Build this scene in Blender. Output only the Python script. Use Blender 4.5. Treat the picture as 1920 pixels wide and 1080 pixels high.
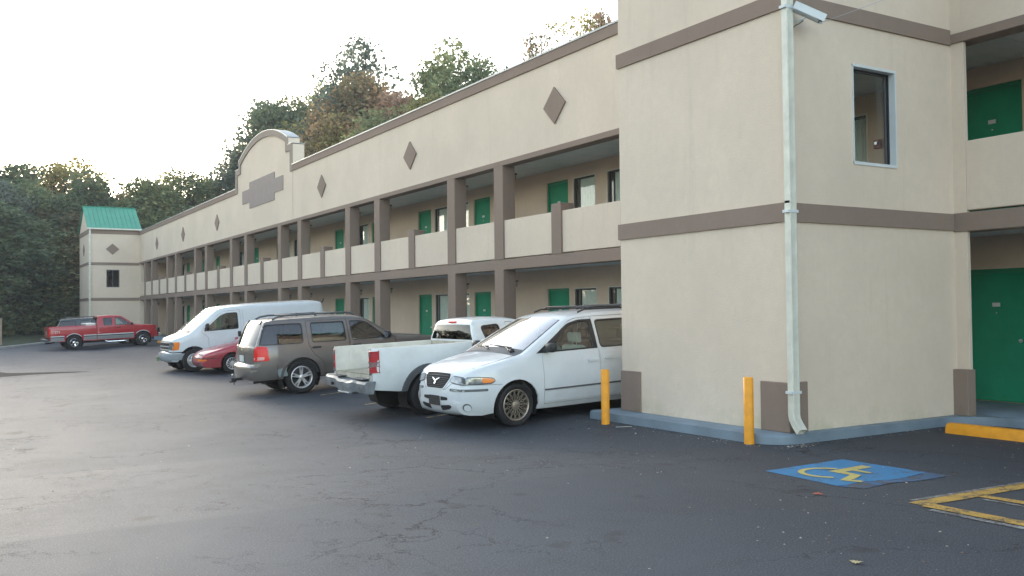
import bpy, bmesh, math, random
import numpy as np
from mathutils import Vector, Matrix
from mathutils.geometry import tessellate_polygon

for o in list(bpy.data.objects): bpy.data.objects.remove(o)
SC = bpy.context.scene
COL = SC.collection
R = math.radians
random.seed(4); RNG = np.random.default_rng(7)

# ------------------------------------------------------------------ camera, sky, sun, exposure
YAW, PITCH, ROLL = 0.54355911, 0.02359454, -0.0108224
cd = bpy.data.cameras.new('camera'); cam = bpy.data.objects.new('camera', cd); COL.objects.link(cam)
fw = Vector((math.sin(YAW)*math.cos(PITCH), math.cos(YAW)*math.cos(PITCH), math.sin(PITCH)))
rt = fw.cross(Vector((0, 0, 1))).normalized(); up = rt.cross(fw)
r2 = rt*math.cos(ROLL)+up*math.sin(ROLL); u2 = -rt*math.sin(ROLL)+up*math.cos(ROLL)
cam.matrix_world = Matrix(((r2.x, u2.x, -fw.x, 0), (r2.y, u2.y, -fw.y, 0), (r2.z, u2.z, -fw.z, 1.70), (0, 0, 0, 1)))
cd.lens = 36*1753.09/1920; cd.sensor_width = 36; cd.clip_start = .1; cd.clip_end = 900
SC.camera = cam
SC.cycles.max_bounces = 16; SC.cycles.diffuse_bounces = 8; SC.cycles.transparent_max_bounces = 16

SUN_EL, SUN_AZ = R(9), R(2)       # azimuth from +Y towards +X; the sun sits behind the far trees
w = bpy.data.worlds.new('World'); SC.world = w; w.use_nodes = True
nt = w.node_tree; bg = nt.nodes['Background']
sky = nt.nodes.new('ShaderNodeTexSky'); sky.sky_type = 'NISHITA'; sky.sun_disc = False
sky.sun_elevation = SUN_EL; sky.sun_rotation = SUN_AZ
sky.air_density = 1.0; sky.dust_density = 1.2; sky.ozone_density = 1.0
hs = nt.nodes.new('ShaderNodeHueSaturation'); hs.inputs['Saturation'].default_value = .62   # thin overcast: the blue is veiled
nt.links.new(sky.outputs[0], hs.inputs['Color']); nt.links.new(hs.outputs[0], bg.inputs['Color'])
bg.inputs['Strength'].default_value = .15
sl = bpy.data.lights.new('sun', 'SUN'); sun = bpy.data.objects.new('sun', sl); COL.objects.link(sun)
sl.energy = .6; sl.angle = R(14); sl.color = (1, .90, .76)
sun.rotation_euler = Vector((math.sin(SUN_AZ)*math.cos(SUN_EL), math.cos(SUN_AZ)*math.cos(SUN_EL), math.sin(SUN_EL))).to_track_quat('Z', 'Y').to_euler()
vs = SC.view_settings
vs.view_transform = 'Standard'; vs.look = 'None'; vs.gamma = 1; vs.use_curve_mapping = False; vs.exposure = 2.35

# ------------------------------------------------------------------ naming helpers
def tag(o, label=None, cat=None, group=None, kind=None):
    if label: o['label'] = label
    if cat: o['category'] = cat
    if group: o['group'] = group
    if kind: o['kind'] = kind
    return o
def empty(name, loc=(0, 0, 0), rz=0, parent=None):
    o = bpy.data.objects.new(name, None); o.empty_display_size = .2; COL.objects.link(o)
    o.location = loc; o.rotation_euler = (0, 0, rz); o.parent = parent; return o
def link(name, me, mat=None, parent=None):
    o = bpy.data.objects.new(name, me); COL.objects.link(o); o.parent = parent
    if mat is not None and not me.materials: me.materials.append(mat)
    return o

# ------------------------------------------------------------------ materials
MATS = {}
def nn(nt, t, **k):
    n = nt.nodes.new(t)
    for a, b in k.items():
        if a in n.inputs: n.inputs[a].default_value = b
        else: setattr(n, a, b)
    return n
def coords(nt, scale=1.0, gen='Object'):
    tc = nt.nodes.new('ShaderNodeTexCoord'); mp = nt.nodes.new('ShaderNodeMapping')
    nt.links.new(tc.outputs[gen], mp.inputs[0])
    mp.inputs['Scale'].default_value = (scale,)*3 if not hasattr(scale, '__len__') else scale
    return mp.outputs[0]
def noise(nt, co, sc, det=4, rough=.55):
    n = nn(nt, 'ShaderNodeTexNoise'); n.inputs['Scale'].default_value = sc; n.inputs['Detail'].default_value = det
    n.inputs['Roughness'].default_value = rough; nt.links.new(co, n.inputs['Vector']); return n.outputs['Fac']
def ramp(nt, fac, stops):
    r = nn(nt, 'ShaderNodeValToRGB'); e = r.color_ramp.elements
    while len(e) < len(stops): e.new(.5)
    for i, (p, c) in enumerate(stops):
        e[i].position = p; e[i].color = (*c, 1) if hasattr(c, '__len__') else (c, c, c, 1)
    nt.links.new(fac, r.inputs[0]); return r.outputs[0]
def mix(nt, fac, a, b, mode='MIX'):
    m = nn(nt, 'ShaderNodeMix', data_type='RGBA', blend_type=mode)
    for v, k in ((fac, 0), (a, 6), (b, 7)):
        if hasattr(v, 'is_output'): nt.links.new(v, m.inputs[k])
        elif k == 0: m.inputs[0].default_value = v
        else: m.inputs[k].default_value = (*v, 1)
    return m.outputs[2]
def bump(nt, h, st, dist=.01):
    b = nn(nt, 'ShaderNodeBump'); b.inputs['Strength'].default_value = st; b.inputs['Distance'].default_value = dist
    nt.links.new(h, b.inputs['Height']); return b.outputs[0]
def mat(name, col, rough=.6, metal=0, coat=0, spec=.5, var=0, vsc=3, bmp=0, bsc=60, trans=0, emit=None):
    if name in MATS: return MATS[name]
    m = bpy.data.materials.new(name); m.use_nodes = True; nt = m.node_tree; p = nt.nodes['Principled BSDF']
    p.inputs['Base Color'].default_value = (*col, 1); p.inputs['Roughness'].default_value = rough
    p.inputs['Metallic'].default_value = metal; p.inputs['Coat Weight'].default_value = coat; p.inputs['Coat Roughness'].default_value = .04
    p.inputs['Specular IOR Level'].default_value = spec
    if trans: p.inputs['Transmission Weight'].default_value = trans
    co = coords(nt)
    if var:
        f = noise(nt, co, vsc); d = tuple(c*(1-var) for c in col)
        nt.links.new(mix(nt, ramp(nt, f, [(.3, 0), (.7, 1)]), d, col), p.inputs['Base Color'])
    if bmp: nt.links.new(bump(nt, noise(nt, co, bsc, 3), bmp, .004), p.inputs['Normal'])
    MATS[name] = m; return m

def stucco(name, base, stain):
    m = bpy.data.materials.new(name); m.use_nodes = True; nt = m.node_tree; p = nt.nodes['Principled BSDF']
    geo = nn(nt, 'ShaderNodeNewGeometry'); pos = geo.outputs['Position']
    big = noise(nt, pos, .55, 5, .6); fine = noise(nt, pos, 9, 4, .7)
    mp = nn(nt, 'ShaderNodeMapping'); mp.inputs['Scale'].default_value = (3.2, 3.2, .22); nt.links.new(pos, mp.inputs[0])
    streak = noise(nt, mp.outputs[0], 1.6, 5, .7)
    sep = nn(nt, 'ShaderNodeSeparateXYZ'); nt.links.new(pos, sep.inputs[0])
    c = mix(nt, ramp(nt, big, [(.35, 0), (.65, 1)]), tuple(x*.94 for x in base), tuple(min(1, x*1.05) for x in base))
    c = mix(nt, ramp(nt, fine, [(.3, 0), (.75, .5)]), c, tuple(x*.88 for x in base))
    st = ramp(nt, streak, [(.56, 0), (.80, .28)])
    c = mix(nt, st, c, stain)
    # damp green-black wear just above the pavement
    mr = nn(nt, 'ShaderNodeMapRange'); mr.inputs['From Min'].default_value = .12; mr.inputs['From Max'].default_value = .42
    mr.inputs['To Min'].default_value = 1; mr.inputs['To Max'].default_value = 0; nt.links.new(sep.outputs['Z'], mr.inputs[0])
    ml = nn(nt, 'ShaderNodeMath', operation='MULTIPLY'); nt.links.new(mr.outputs[0], ml.inputs[0])
    nt.links.new(ramp(nt, noise(nt, pos, 2.6, 5, .7), [(.45, 0), (.72, .55)]), ml.inputs[1])
    c = mix(nt, ml.outputs[0], c, (stain[0]*.75, stain[1]*.9, stain[2]*.6))
    nt.links.new(c, p.inputs['Base Color']); p.inputs['Roughness'].default_value = .92; p.inputs['Specular IOR Level'].default_value = .2
    h = noise(nt, pos, 55, 4, .7)
    nt.links.new(bump(nt, h, .45, .012), p.inputs['Normal'])
    MATS[name] = m; return m
CREAM = stucco('cream_stucco', (.68, .585, .475), (.45, .40, .33))
TAUPE = stucco('taupe_stucco', (.262, .203, .166), (.18, .145, .118))
LTAUPE = stucco('pale_taupe_stucco', (.31, .265, .225), (.22, .19, .16))
PINK = stucco('corridor_stucco', (.72, .57, .44), (.52, .42, .33))
SOFFIT = mat('soffit_panel_paint', (.72, .76, .76), .6, var=.15, vsc=2)
GREEN = mat('door_green', (.012, .30, .155), .62, spec=.25, var=.18, vsc=2.5)
GREENF = mat('door_frame_green', (.012, .24, .12), .45)
WHITE = mat('white_trim', (.62, .68, .69), .45, var=.1)
WTRIM = mat('cream_trim', (.72, .68, .58), .6)
PIPE = mat('gutter_white', (.68, .69, .60), .4, var=.22, vsc=5)
ROOFG = mat('roof_green', (.05, .33, .22), .45, var=.18, vsc=1.5)
FLASH = mat('metal_flashing', (.40, .43, .43), .5, metal=.2, var=.15)
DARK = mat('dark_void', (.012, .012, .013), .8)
BLACKP = mat('black_plastic', (.018, .018, .02), .5)
GREYP = mat('grey_plastic', (.10, .11, .12), .6, var=.2)
CHROME = mat('chrome', (.72, .73, .75), .14, metal=1, var=.15, vsc=9)
ALLOY = mat('alloy', (.70, .71, .72), .36, metal=.7)
BRONZE = mat('dirty_alloy', (.46, .41, .34), .42, metal=.8, var=.35, vsc=12)
TYRE = mat('tyre_rubber', (.016, .016, .017), .82, var=.3, vsc=9)
KERB = mat('kerb_blue_grey', (.20, .27, .33), .6, var=.3, vsc=2.2, bmp=.4, bsc=30)
YEL = mat('bollard_yellow', (.86, .36, .012), .5, var=.22, vsc=7, bmp=.2, bsc=18)
CONC = mat('grey_concrete', (.42, .42, .41), .85, var=.25, vsc=1.2, bmp=.3, bsc=30)
ROOF = mat('flat_roof_membrane', (.30, .30, .29), .9, var=.2)
CURT = mat('curtain_cloth', (.86, .90, .84), .9, var=.12, vsc=6)
RED_L = mat('red_lens', (.70, .012, .012), .3, coat=.3, spec=.3)
AMBER = mat('amber_lens', (.85, .22, .02), .15, coat=1)
LENS = mat('clear_lens', (.36, .39, .40), .10, coat=1, metal=.5, var=.5, vsc=14)
PLATE = mat('plate_white', (.62, .66, .64), .5)
PLATET = mat('plate_text', (.05, .08, .2), .5)
SEAT = mat('seat_cloth_grey', (.55, .60, .56), .9)
SEATD = mat('seat_cloth_dark', (.05, .05, .055), .9)
def paint(name, col, rough=.34, dirt=.12, metal=0):
    if name in MATS: return MATS[name]
    m = bpy.data.materials.new(name); m.use_nodes = True; nt = m.node_tree; p = nt.nodes['Principled BSDF']
    co = coords(nt); sep = nn(nt, 'ShaderNodeSeparateXYZ'); nt.links.new(co, sep.inputs[0])
    f = ramp(nt, noise(nt, co, 3.5, 5, .65), [(.4, 0), (.75, dirt)])
    mr = nn(nt, 'ShaderNodeMapRange'); mr.inputs['From Min'].default_value = .2; mr.inputs['From Max'].default_value = .65
    mr.inputs['To Min'].default_value = dirt*2.2; mr.inputs['To Max'].default_value = 0; nt.links.new(sep.outputs['Z'], mr.inputs[0])
    ad = nn(nt, 'ShaderNodeMath', operation='ADD', use_clamp=True); nt.links.new(f, ad.inputs[0]); nt.links.new(mr.outputs[0], ad.inputs[1])
    nt.links.new(mix(nt, ad.outputs[0], col, (.20, .18, .15)), p.inputs['Base Color'])
    p.inputs['Roughness'].default_value = rough; p.inputs['Metallic'].default_value = metal
    p.inputs['Coat Weight'].default_value = .8; p.inputs['Coat Roughness'].default_value = .06
    MATS[name] = m; return m
def glass(name, tint, refl=1.0, rough=.01):
    if name in MATS: return MATS[name]
    m = bpy.data.materials.new(name); m.use_nodes = True; nt = m.node_tree; nt.nodes.clear()
    out = nn(nt, 'ShaderNodeOutputMaterial'); tr = nn(nt, 'ShaderNodeBsdfTransparent'); gl = nn(nt, 'ShaderNodeBsdfGlossy')
    tr.inputs[0].default_value = (*tint, 1); gl.inputs['Roughness'].default_value = rough; gl.inputs[0].default_value = (.95, .97, 1, 1)
    geo = nn(nt, 'ShaderNodeNewGeometry'); dt = nn(nt, 'ShaderNodeVectorMath', operation='DOT_PRODUCT')   # Schlick, same from both sides of the sheet
    nt.links.new(geo.outputs['Normal'], dt.inputs[0]); nt.links.new(geo.outputs['Incoming'], dt.inputs[1])
    def mth(op, a, b=None, cl=False):
        n_ = nn(nt, 'ShaderNodeMath', operation=op, use_clamp=cl)
        for i_, v_ in enumerate((a, b)):
            if v_ is None: continue
            if hasattr(v_, 'is_output'): nt.links.new(v_, n_.inputs[i_])
            else: n_.inputs[i_].default_value = v_
        return n_.outputs[0]
    pw = mth('POWER', mth('SUBTRACT', 1.0, mth('ABSOLUTE', dt.outputs['Value'])), 5.0)
    class _m: outputs = [mth('MULTIPLY', mth('ADD', mth('MULTIPLY', pw, .95), .045), 1.9*refl, True)]
    mu = _m
    mx = nn(nt, 'ShaderNodeMixShader'); nt.links.new(mu.outputs[0], mx.inputs[0]); nt.links.new(tr.outputs[0], mx.inputs[1]); nt.links.new(gl.outputs[0], mx.inputs[2])
    nt.links.new(mx.outputs[0], out.inputs[0]); MATS[name] = m; return m
GL_WS = glass('windshield_glass', (.42, .55, .53), 2.0); GL_VAN = glass('van_windshield_glass', (.30, .38, .40), 1.0); GL_CLEAR = glass('clear_glass', (.62, .72, .68)); GL_DARK = glass('tinted_glass', (.07, .08, .09)); GL_WIN = glass('window_glass', (.90, .94, .92), .8); GL_BLACK = glass('black_glass', (.03, .03, .035), .6)

def mapr(nt, v, a, b):
    m = nn(nt, 'ShaderNodeMapRange'); m.inputs['From Min'].default_value = a; m.inputs['From Max'].default_value = b; nt.links.new(v, m.inputs[0]); return m.outputs[0]
def asphalt():
    m = bpy.data.materials.new('asphalt'); m.use_nodes = True; nt = m.node_tree; p = nt.nodes['Principled BSDF']
    geo = nn(nt, 'ShaderNodeNewGeometry'); pos = geo.outputs['Position']
    big = noise(nt, pos, .16, 6, .62); med = noise(nt, pos, .9, 6, .68); agg = noise(nt, pos, 70, 3, .7)
    mpx = nn(nt, 'ShaderNodeMapping'); mpx.inputs['Rotation'].default_value = (0, 0, R(8)); mpx.inputs['Scale'].default_value = (1.0, .16, 1); nt.links.new(pos, mpx.inputs[0])
    lane = noise(nt, mpx.outputs[0], .42, 5, .6)       # wear running along the drive lane
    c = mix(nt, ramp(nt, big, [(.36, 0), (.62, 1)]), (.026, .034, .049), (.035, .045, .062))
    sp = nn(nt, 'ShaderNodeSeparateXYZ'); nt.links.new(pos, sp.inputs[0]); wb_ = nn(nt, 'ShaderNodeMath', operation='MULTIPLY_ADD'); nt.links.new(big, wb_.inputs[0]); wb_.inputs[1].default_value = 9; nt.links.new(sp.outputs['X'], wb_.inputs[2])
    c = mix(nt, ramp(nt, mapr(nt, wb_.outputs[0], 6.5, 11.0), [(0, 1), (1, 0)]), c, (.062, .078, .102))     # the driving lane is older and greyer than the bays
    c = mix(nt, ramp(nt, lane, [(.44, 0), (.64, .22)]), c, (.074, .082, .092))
    c = mix(nt, ramp(nt, med, [(.5, 0), (.72, .4)]), c, (.030, .032, .036))
    grain = noise(nt, pos, 190, 2, .8); c = mix(nt, ramp(nt, grain, [(.38, .65), (.55, 0)]), c, (.012, .012, .013))
    c = mix(nt, ramp(nt, agg, [(.50, 0), (.70, .7)]), c, (.15, .16, .17))
    spot = noise(nt, pos, 1.7, 2, .5); c = mix(nt, ramp(nt, spot, [(.66, 0), (.72, .5)]), c, (.016, .016, .018))     # oil drips
    # cracks: warped voronoi cell edges, only here and there
    wn = nn(nt, 'ShaderNodeTexNoise'); wn.inputs['Scale'].default_value = 1.3; wn.inputs['Detail'].default_value = 7; wn.inputs['Roughness'].default_value = .68; nt.links.new(pos, wn.inputs['Vector'])
    vm = nn(nt, 'ShaderNodeVectorMath', operation='MULTIPLY_ADD'); vm.inputs[1].default_value = (1.5, 1.5, 0)
    nt.links.new(wn.outputs['Color'], vm.inputs[0]); nt.links.new(pos, vm.inputs[2])
    def crack(sc, wdt, lo, hi, seedscale):
        v = nn(nt, 'ShaderNodeTexVoronoi', feature='DISTANCE_TO_EDGE'); v.inputs['Scale'].default_value = sc; nt.links.new(vm.outputs[0], v.inputs['Vector'])
        a = ramp(nt, v.outputs['Distance'], [(0, 1), (wdt, 0)])
        msk = ramp(nt, noise(nt, pos, seedscale, 3, .6), [(lo, 0), (hi, 1)])
        return mix(nt, 1.0, a, msk, 'MULTIPLY')
    c1 = crack(.34, .0038, .44, .54, .33); c2 = crack(1.9, .012, .50, .58, .5)
    cr = mix(nt, 1.0, c1, c2, 'ADD')
    c = mix(nt, cr, c, (.010, .010, .011))
    nt.links.new(c, p.inputs['Base Color'])
    rg = ramp(nt, mix(nt, .5, med, big), [(.30, .68), (.70, .76)])
    rg = mix(nt, cr, rg, (.9, .9, .9)); nt.links.new(rg, p.inputs['Roughness'])
    p.inputs['Specular IOR Level'].default_value = .32
    h = mix(nt, cr, agg, (0, 0, 0)); nt.links.new(bump(nt, h, .55, .006), p.inputs['Normal'])
    return m
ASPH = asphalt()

# ------------------------------------------------------------------ mesh helpers
def bm_box(bm, x0, x1, y0, y1, z0, z1, bev=0):
    vs = [bm.verts.new(p) for p in ((x0, y0, z0), (x1, y0, z0), (x1, y1, z0), (x0, y1, z0), (x0, y0, z1), (x1, y0, z1), (x1, y1, z1), (x0, y1, z1))]
    fs = [bm.faces.new([vs[i] for i in q]) for q in ((0, 3, 2, 1), (4, 5, 6, 7), (0, 1, 5, 4), (1, 2, 6, 5), (2, 3, 7, 6), (3, 0, 4, 7))]
    if bev:
        es = list({e for f in fs for e in f.edges}); bmesh.ops.bevel(bm, geom=es, offset=bev, segments=1 if bev < .02 else 2, affect='EDGES', profile=.5)
def fin(name, bm, m, parent=None, smooth=False, ang=35):
    me = bpy.data.meshes.new(name); bm.to_mesh(me); bm.free()
    for mm in (m if isinstance(m, (list, tuple)) else [m]): me.materials.append(mm)
    if smooth:
        me.shade_smooth(); me.set_sharp_from_angle(angle=R(ang))
    return link(name, me, None, parent)
def box(name, b, m, parent=None, bev=0):
    bm = bmesh.new(); bm_box(bm, *b, bev); return fin(name, bm, m, parent)
def boxes(name, bs, m, parent=None, bev=0):
    bm = bmesh.new()
    for b in bs: bm_box(bm, *b, bev)
    return fin(name, bm, m, parent)
def dup(o, loc=None, parent='same', name=None):
    c = o.copy(); COL.objects.link(c)
    if loc is not None: c.location = loc
    if parent != 'same': c.parent = parent
    return c
def dup_tree(o, loc=None, parent='same'):
    c = dup(o, loc, parent)
    for ch in o.children: dup_tree(ch, None, c)
    return c
def tube(bm, pts, r, seg=8, cap=True):
    pts = [Vector(p) for p in pts]; rings = []
    for i, p in enumerate(pts):
        d = (pts[min(i+1, len(pts)-1)]-pts[max(i-1, 0)]).normalized()
        a = d.orthogonal().normalized() if i == 0 else (a-d*a.dot(d)).normalized()
        b = d.cross(a); rr = r[i] if hasattr(r, '__len__') else r
        rings.append([bm.verts.new(p+(a*math.cos(t)+b*math.sin(t))*rr) for t in [2*math.pi*k/seg for k in range(seg)]])
    for q in range(len(rings)-1):
        for k in range(seg): bm.faces.new((rings[q][k], rings[q][(k+1) % seg], rings[q+1][(k+1) % seg], rings[q+1][k]))
    if cap: bm.faces.new(rings[0][::-1]); bm.faces.new(rings[-1])
def lathe(bm, prof, seg=32, axis='Y', off=(0, 0, 0)):
    """prof: (radius, along)"""
    rings = []
    for r, h in prof:
        ring = []
        for k in range(seg):
            a = 2*math.pi*k/seg; c, s = r*math.cos(a), r*math.sin(a)
            p = (c, h, s) if axis == 'Y' else ((h, c, s) if axis == 'X' else (c, s, h))
            ring.append(bm.verts.new((p[0]+off[0], p[1]+off[1], p[2]+off[2])))
        rings.append(ring)
    for a, b in zip(rings, rings[1:]):
        for k in range(seg): bm.faces.new((a[k], a[(k+1) % seg], b[(k+1) % seg], b[k]))
    return rings
def prism(bm, poly, fn, d0, d1):
    """flat polygon poly (2D) extruded between depths d0,d1 through fn(u,v,d)"""
    tri = tessellate_polygon([[Vector((*p, 0)) for p in poly]])
    a = [bm.verts.new(fn(u, v, d0)) for u, v in poly]; b = [bm.verts.new(fn(u, v, d1)) for u, v in poly]
    for t in tri: bm.faces.new([a[i] for i in t]); bm.faces.new([b[i] for i in reversed(t)])
    n = len(poly)
    for i in range(n): bm.faces.new((a[i], a[(i+1) % n], b[(i+1) % n], b[i]))
def rpoly(poly, r, n=4):
    """round the corners of a polygon"""
    out = []; m = len(poly)
    for i in range(m):
        p0, p, p1 = (Vector(poly[(i+k) % m]) for k in (-1, 0, 1))
        rr = r[i] if hasattr(r, '__len__') else r
        d0, d1 = p0-p, p1-p; l = min(rr, d0.length*.45, d1.length*.45)
        if l < 1e-4: out.append(tuple(p)); continue
        a = p+d0.normalized()*l; b = p+d1.normalized()*l
        for k in range(n+1):
            t = k/n; q = a*(1-t)**2+p*2*t*(1-t)+b*t*t; out.append(tuple(q))
    return out
def chaikin(pts, it=2):
    pts = [np.array(p, float) for p in pts]
    for _ in range(it):
        o = [pts[0]]
        for a, b in zip(pts, pts[1:]): o += [a*.75+b*.25, a*.25+b*.75]
        o.append(pts[-1]); pts = o
    return np.array(pts)
def shrink(poly, d):
    """inset a polygon by d (simple vertex-normal inset)"""
    m = len(poly); P = [Vector(p) for p in poly]
    area = sum(P[i].x*P[(i+1) % m].y-P[(i+1) % m].x*P[i].y for i in range(m))
    s = 1 if area > 0 else -1; out = []
    for i in range(m):
        a = (P[i]-P[i-1]); b = (P[(i+1) % m]-P[i])
        if a.length < 1e-6: a = b
        if b.length < 1e-6: b = a
        a.normalize(); b.normalize(); na = Vector((-a.y, a.x))*s; nb = Vector((-b.y, b.x))*s; n = na+nb
        if n.length < 1e-3: n = na
        n.normalize(); k = max(.4, n.dot(na)); out.append(tuple(P[i]+n*d/k))
    return out
def panel(bm, outline, holes, fn, step=.07, flange=.02, d=0):
    """curved sheet: polygon with holes, cut to a fine grid and pushed through fn(u,v,d); its rim is turned in by flange"""
    t = bmesh.new(); loops = [outline]+list(holes)
    vs = [t.verts.new((p[0], p[1], 0)) for L in loops for p in L]
    for tri in tessellate_polygon([[Vector((p[0], p[1], 0)) for p in L] for L in loops]):
        if len(set(tri)) == 3:
            try: t.faces.new([vs[i] for i in tri])
            except ValueError: pass
    us = [p[0] for p in outline]; v_ = [p[1] for p in outline]
    for ax, lo, hi in ((0, min(us), max(us)), (1, min(v_), max(v_))):
        k = lo+step
        while k < hi-step*.3:
            co = [0, 0, 0]; no = [0, 0, 0]; co[ax] = k; no[ax] = 1
            bmesh.ops.bisect_plane(t, geom=t.verts[:]+t.edges[:]+t.faces[:], dist=1e-5, plane_co=co, plane_no=no); k += step
    bmesh.ops.remove_doubles(t, verts=t.verts, dist=1e-5)
    vm = {}
    for v in t.verts: vm[v] = bm.verts.new(fn(v.co.x, v.co.y, d))
    for f in t.faces:
        try: bm.faces.new([vm[v] for v in f.verts])
        except ValueError: pass
    if flange:
        lo = {}
        for e in t.edges:
            if len(e.link_faces) == 1:
                for v in e.verts:
                    if v not in lo: lo[v] = bm.verts.new(fn(v.co.x, v.co.y, d-flange))
                a, b = e.verts
                try: bm.faces.new((vm[a], vm[b], lo[b], lo[a]))
                except ValueError: pass
    t.free()
def text_mesh(s, size, name='text'):
    c = bpy.data.curves.new(name, 'FONT'); c.body = s; c.size = size; c.align_x = 'CENTER'; c.align_y = 'CENTER'; c.extrude = .0015
    o = bpy.data.objects.new(name, c); COL.objects.link(o)
    dg = bpy.context.evaluated_depsgraph_get(); me = bpy.data.meshes.new_from_object(o.evaluated_get(dg))
    bpy.data.objects.remove(o); bpy.data.curves.remove(c); return me
# ------------------------------------------------------------------ the ground
def clamp(t): return max(0., min(1., t))
def gz(x, y): return -.13*clamp((8.5-x)/1.6)*clamp((y-8)/4)-.10*clamp((y-32)/22)
XS = [-90, -60, -20, 0, 6.9, 7.3, 7.7, 8.1, 8.5, 12.45, 40, 110]; YS = [-60, -40, 0, 8, 9, 10, 11, 12, 32, 54, 90, 180]
def sheet(name, xs, ys, m, dz=0, zf=gz, kind='structure'):
    bm = bmesh.new(); g = [[bm.verts.new((x, y, zf(x, y)+dz)) for y in ys] for x in xs]
    for i in range(len(xs)-1):
        for j in range(len(ys)-1): bm.faces.new((g[i][j], g[i+1][j], g[i+1][j+1], g[i][j+1]))
    return tag(fin(name, bm, m), kind=kind)
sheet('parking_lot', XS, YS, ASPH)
def decal(name, poly, m, dz=.005, parent=None, label=None):
    bm = bmesh.new()
    vs = [bm.verts.new((p[0], p[1], 0)) for p in poly]
    for t in tessellate_polygon([[Vector((*p, 0)) for p in poly]]): bm.faces.new([vs[i] for i in t])
    for ax, ks in ((0, (6.9, 8.5)), (1, (32, 54))):
        for k in ks:
            co = [0, 0, 0]; no = [0, 0, 0]; co[ax] = k; no[ax] = 1
            bmesh.ops.bisect_plane(bm, geom=bm.verts[:]+bm.edges[:]+bm.faces[:], dist=1e-5, plane_co=co, plane_no=no)
    for v in bm.verts: v.co.z = gz(v.co.x, v.co.y)+dz
    for f in bm.faces:
        f.normal_update()
        if f.normal.z < 0: f.normal_flip()
    return fin(name, bm, m, parent)
def worn(name, col, worn_lo=.5, worn_hi=.62, sc=5):
    """road paint: worn through to the asphalt along noise"""
    m = bpy.data.materials.new(name); m.use_nodes = True; nt = m.node_tree; p = nt.nodes['Principled BSDF']
    geo = nn(nt, 'ShaderNodeNewGeometry'); pos = geo.outputs['Position']
    a = noise(nt, pos, sc, 6, .75); b = noise(nt, pos, 45, 3, .7)
    f = ramp(nt, mix(nt, .35, a, b), [(worn_lo, 0), (worn_hi, 1)])
    c = mix(nt, ramp(nt, noise(nt, pos, 1.5, 3), [(.3, 0), (.7, 1)]), tuple(x*.8 for x in col), col)
    nt.links.new(mix(nt, f, c, (.05, .05, .054)), p.inputs['Base Color']); p.inputs['Roughness'].default_value = .6
    nt.links.new(bump(nt, noise(nt, pos, 70, 3, .7), .5, .006), p.inputs['Normal'])
    return m
YPAINT = worn('yellow_road_paint', (.50, .31, .06), .49, .58); BPAINT = worn('blue_road_paint', (.022, .19, .40), .52, .62, 3.2)
BWORN = worn('worn_blue_road_paint', (.018, .13, .30), .44, .55, 4.5)
YSYM = worn('yellow_symbol_paint', (.50, .42, .13), .60, .72); OPAINT = worn('pale_yellow_line_paint', (.50, .38, .16), .47, .60); WPAINT = worn('old_pale_paint', (.30, .32, .32), .42, .55)

# accessible bay mark: blue square with a yellow wheelchair, its top towards the building
bay = tag(empty('accessible_parking_mark', (0, 0, 0)), 'worn blue painted square with yellow wheelchair symbol on the asphalt', 'road marking')
rnd = random.Random(3)
def rough_edge(poly, amp, n=14):
    out = []
    for i, p in enumerate(poly):
        q = poly[(i+1) % len(poly)]
        for k in range(n):
            t = k/n; out.append((p[0]+(q[0]-p[0])*t+rnd.uniform(-amp, amp), p[1]+(q[1]-p[1])*t+rnd.uniform(-amp, amp)))
    return out
decal('blue_square', rough_edge([(7.27, 6.99), (7.21, 6.02), (7.62, 6.03), (8.0, 5.93), (8.54, 6.02), (8.52, 7.04)], .006), BPAINT, .004, bay)
decal('worn_blue_edge', rough_edge([(7.215, 6.012), (7.30, 5.80), (7.75, 5.84), (8.1, 5.76), (8.56, 5.77), (8.54, 6.012), (8.0, 5.922), (7.62, 6.022)], .008), BWORN, .004, bay)
def sym(u, v): return (7.36+v, 6.84-u)          # u to the right, v upwards in the symbol
arc = []
cx, cy, ro, ri = .30, .34, .30, .235
for k in range(25):
    a = R(112+k*(208/24)); arc.append((cx+ro*math.cos(a), cy+ro*math.sin(a)))
for k in range(24, -1, -1):
    a = R(112+k*(208/24)); arc.append((cx+ri*math.cos(a), cy+ri*math.sin(a)))
decal('wheel_ring', [sym(*p) for p in arc], YSYM, .008, bay)
decal('seated_figure', [sym(*p) for p in [(.20, .98), (.33, .98), (.35, .72), (.55, .70), (.55, .64), (.35, .64), (.36, .52), (.58, .50), (.70, .22), (.80, .25), (.83, .17), (.64, .10), (.51, .41), (.24, .41)]], YSYM, .008, bay)

# yellow hatched aisle
aisle = tag(empty('hatched_aisle_marking'), 'worn yellow painted corner of a hatched aisle on the asphalt', 'road marking')
def strip(x0, y0, x1, y1, wd, m=YPAINT, dz=.005, parent=aisle, name='painted_line'):
    d = Vector((x1-x0, y1-y0)); n = Vector((-d.y, d.x)).normalized()*wd/2
    return decal(name, rough_edge([(x0+n.x, y0+n.y), (x0-n.x, y0-n.y), (x1-n.x, y1-n.y), (x1+n.x, y1+n.y)], wd*.03, 20), m, dz, parent)
strip(7.10, 5.10, 12.2, 4.99, .17); strip(7.13, 5.02, 7.13, 1.4, .16, dz=.009); strip(7.88, 5.01, 7.95, 1.5, .12); strip(8.8, 5.02, 8.8, 1.5, .10)
strip(7.0, 4.9, 6.98, 1.5, .08, WPAINT); strip(7.2, 5.22, 9.4, 5.13, .05, WPAINT); strip(7.75, 4.9, 7.8, 1.5, .05, WPAINT)
stl = ['between the white minivan and the white pickup', 'right of the empty stall beside the white pickup', 'between the empty stall and the grey-brown SUV', 'beside the red coupe', 'beside the white cargo van', 'beyond the white van, nearest the red pickup']
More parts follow.
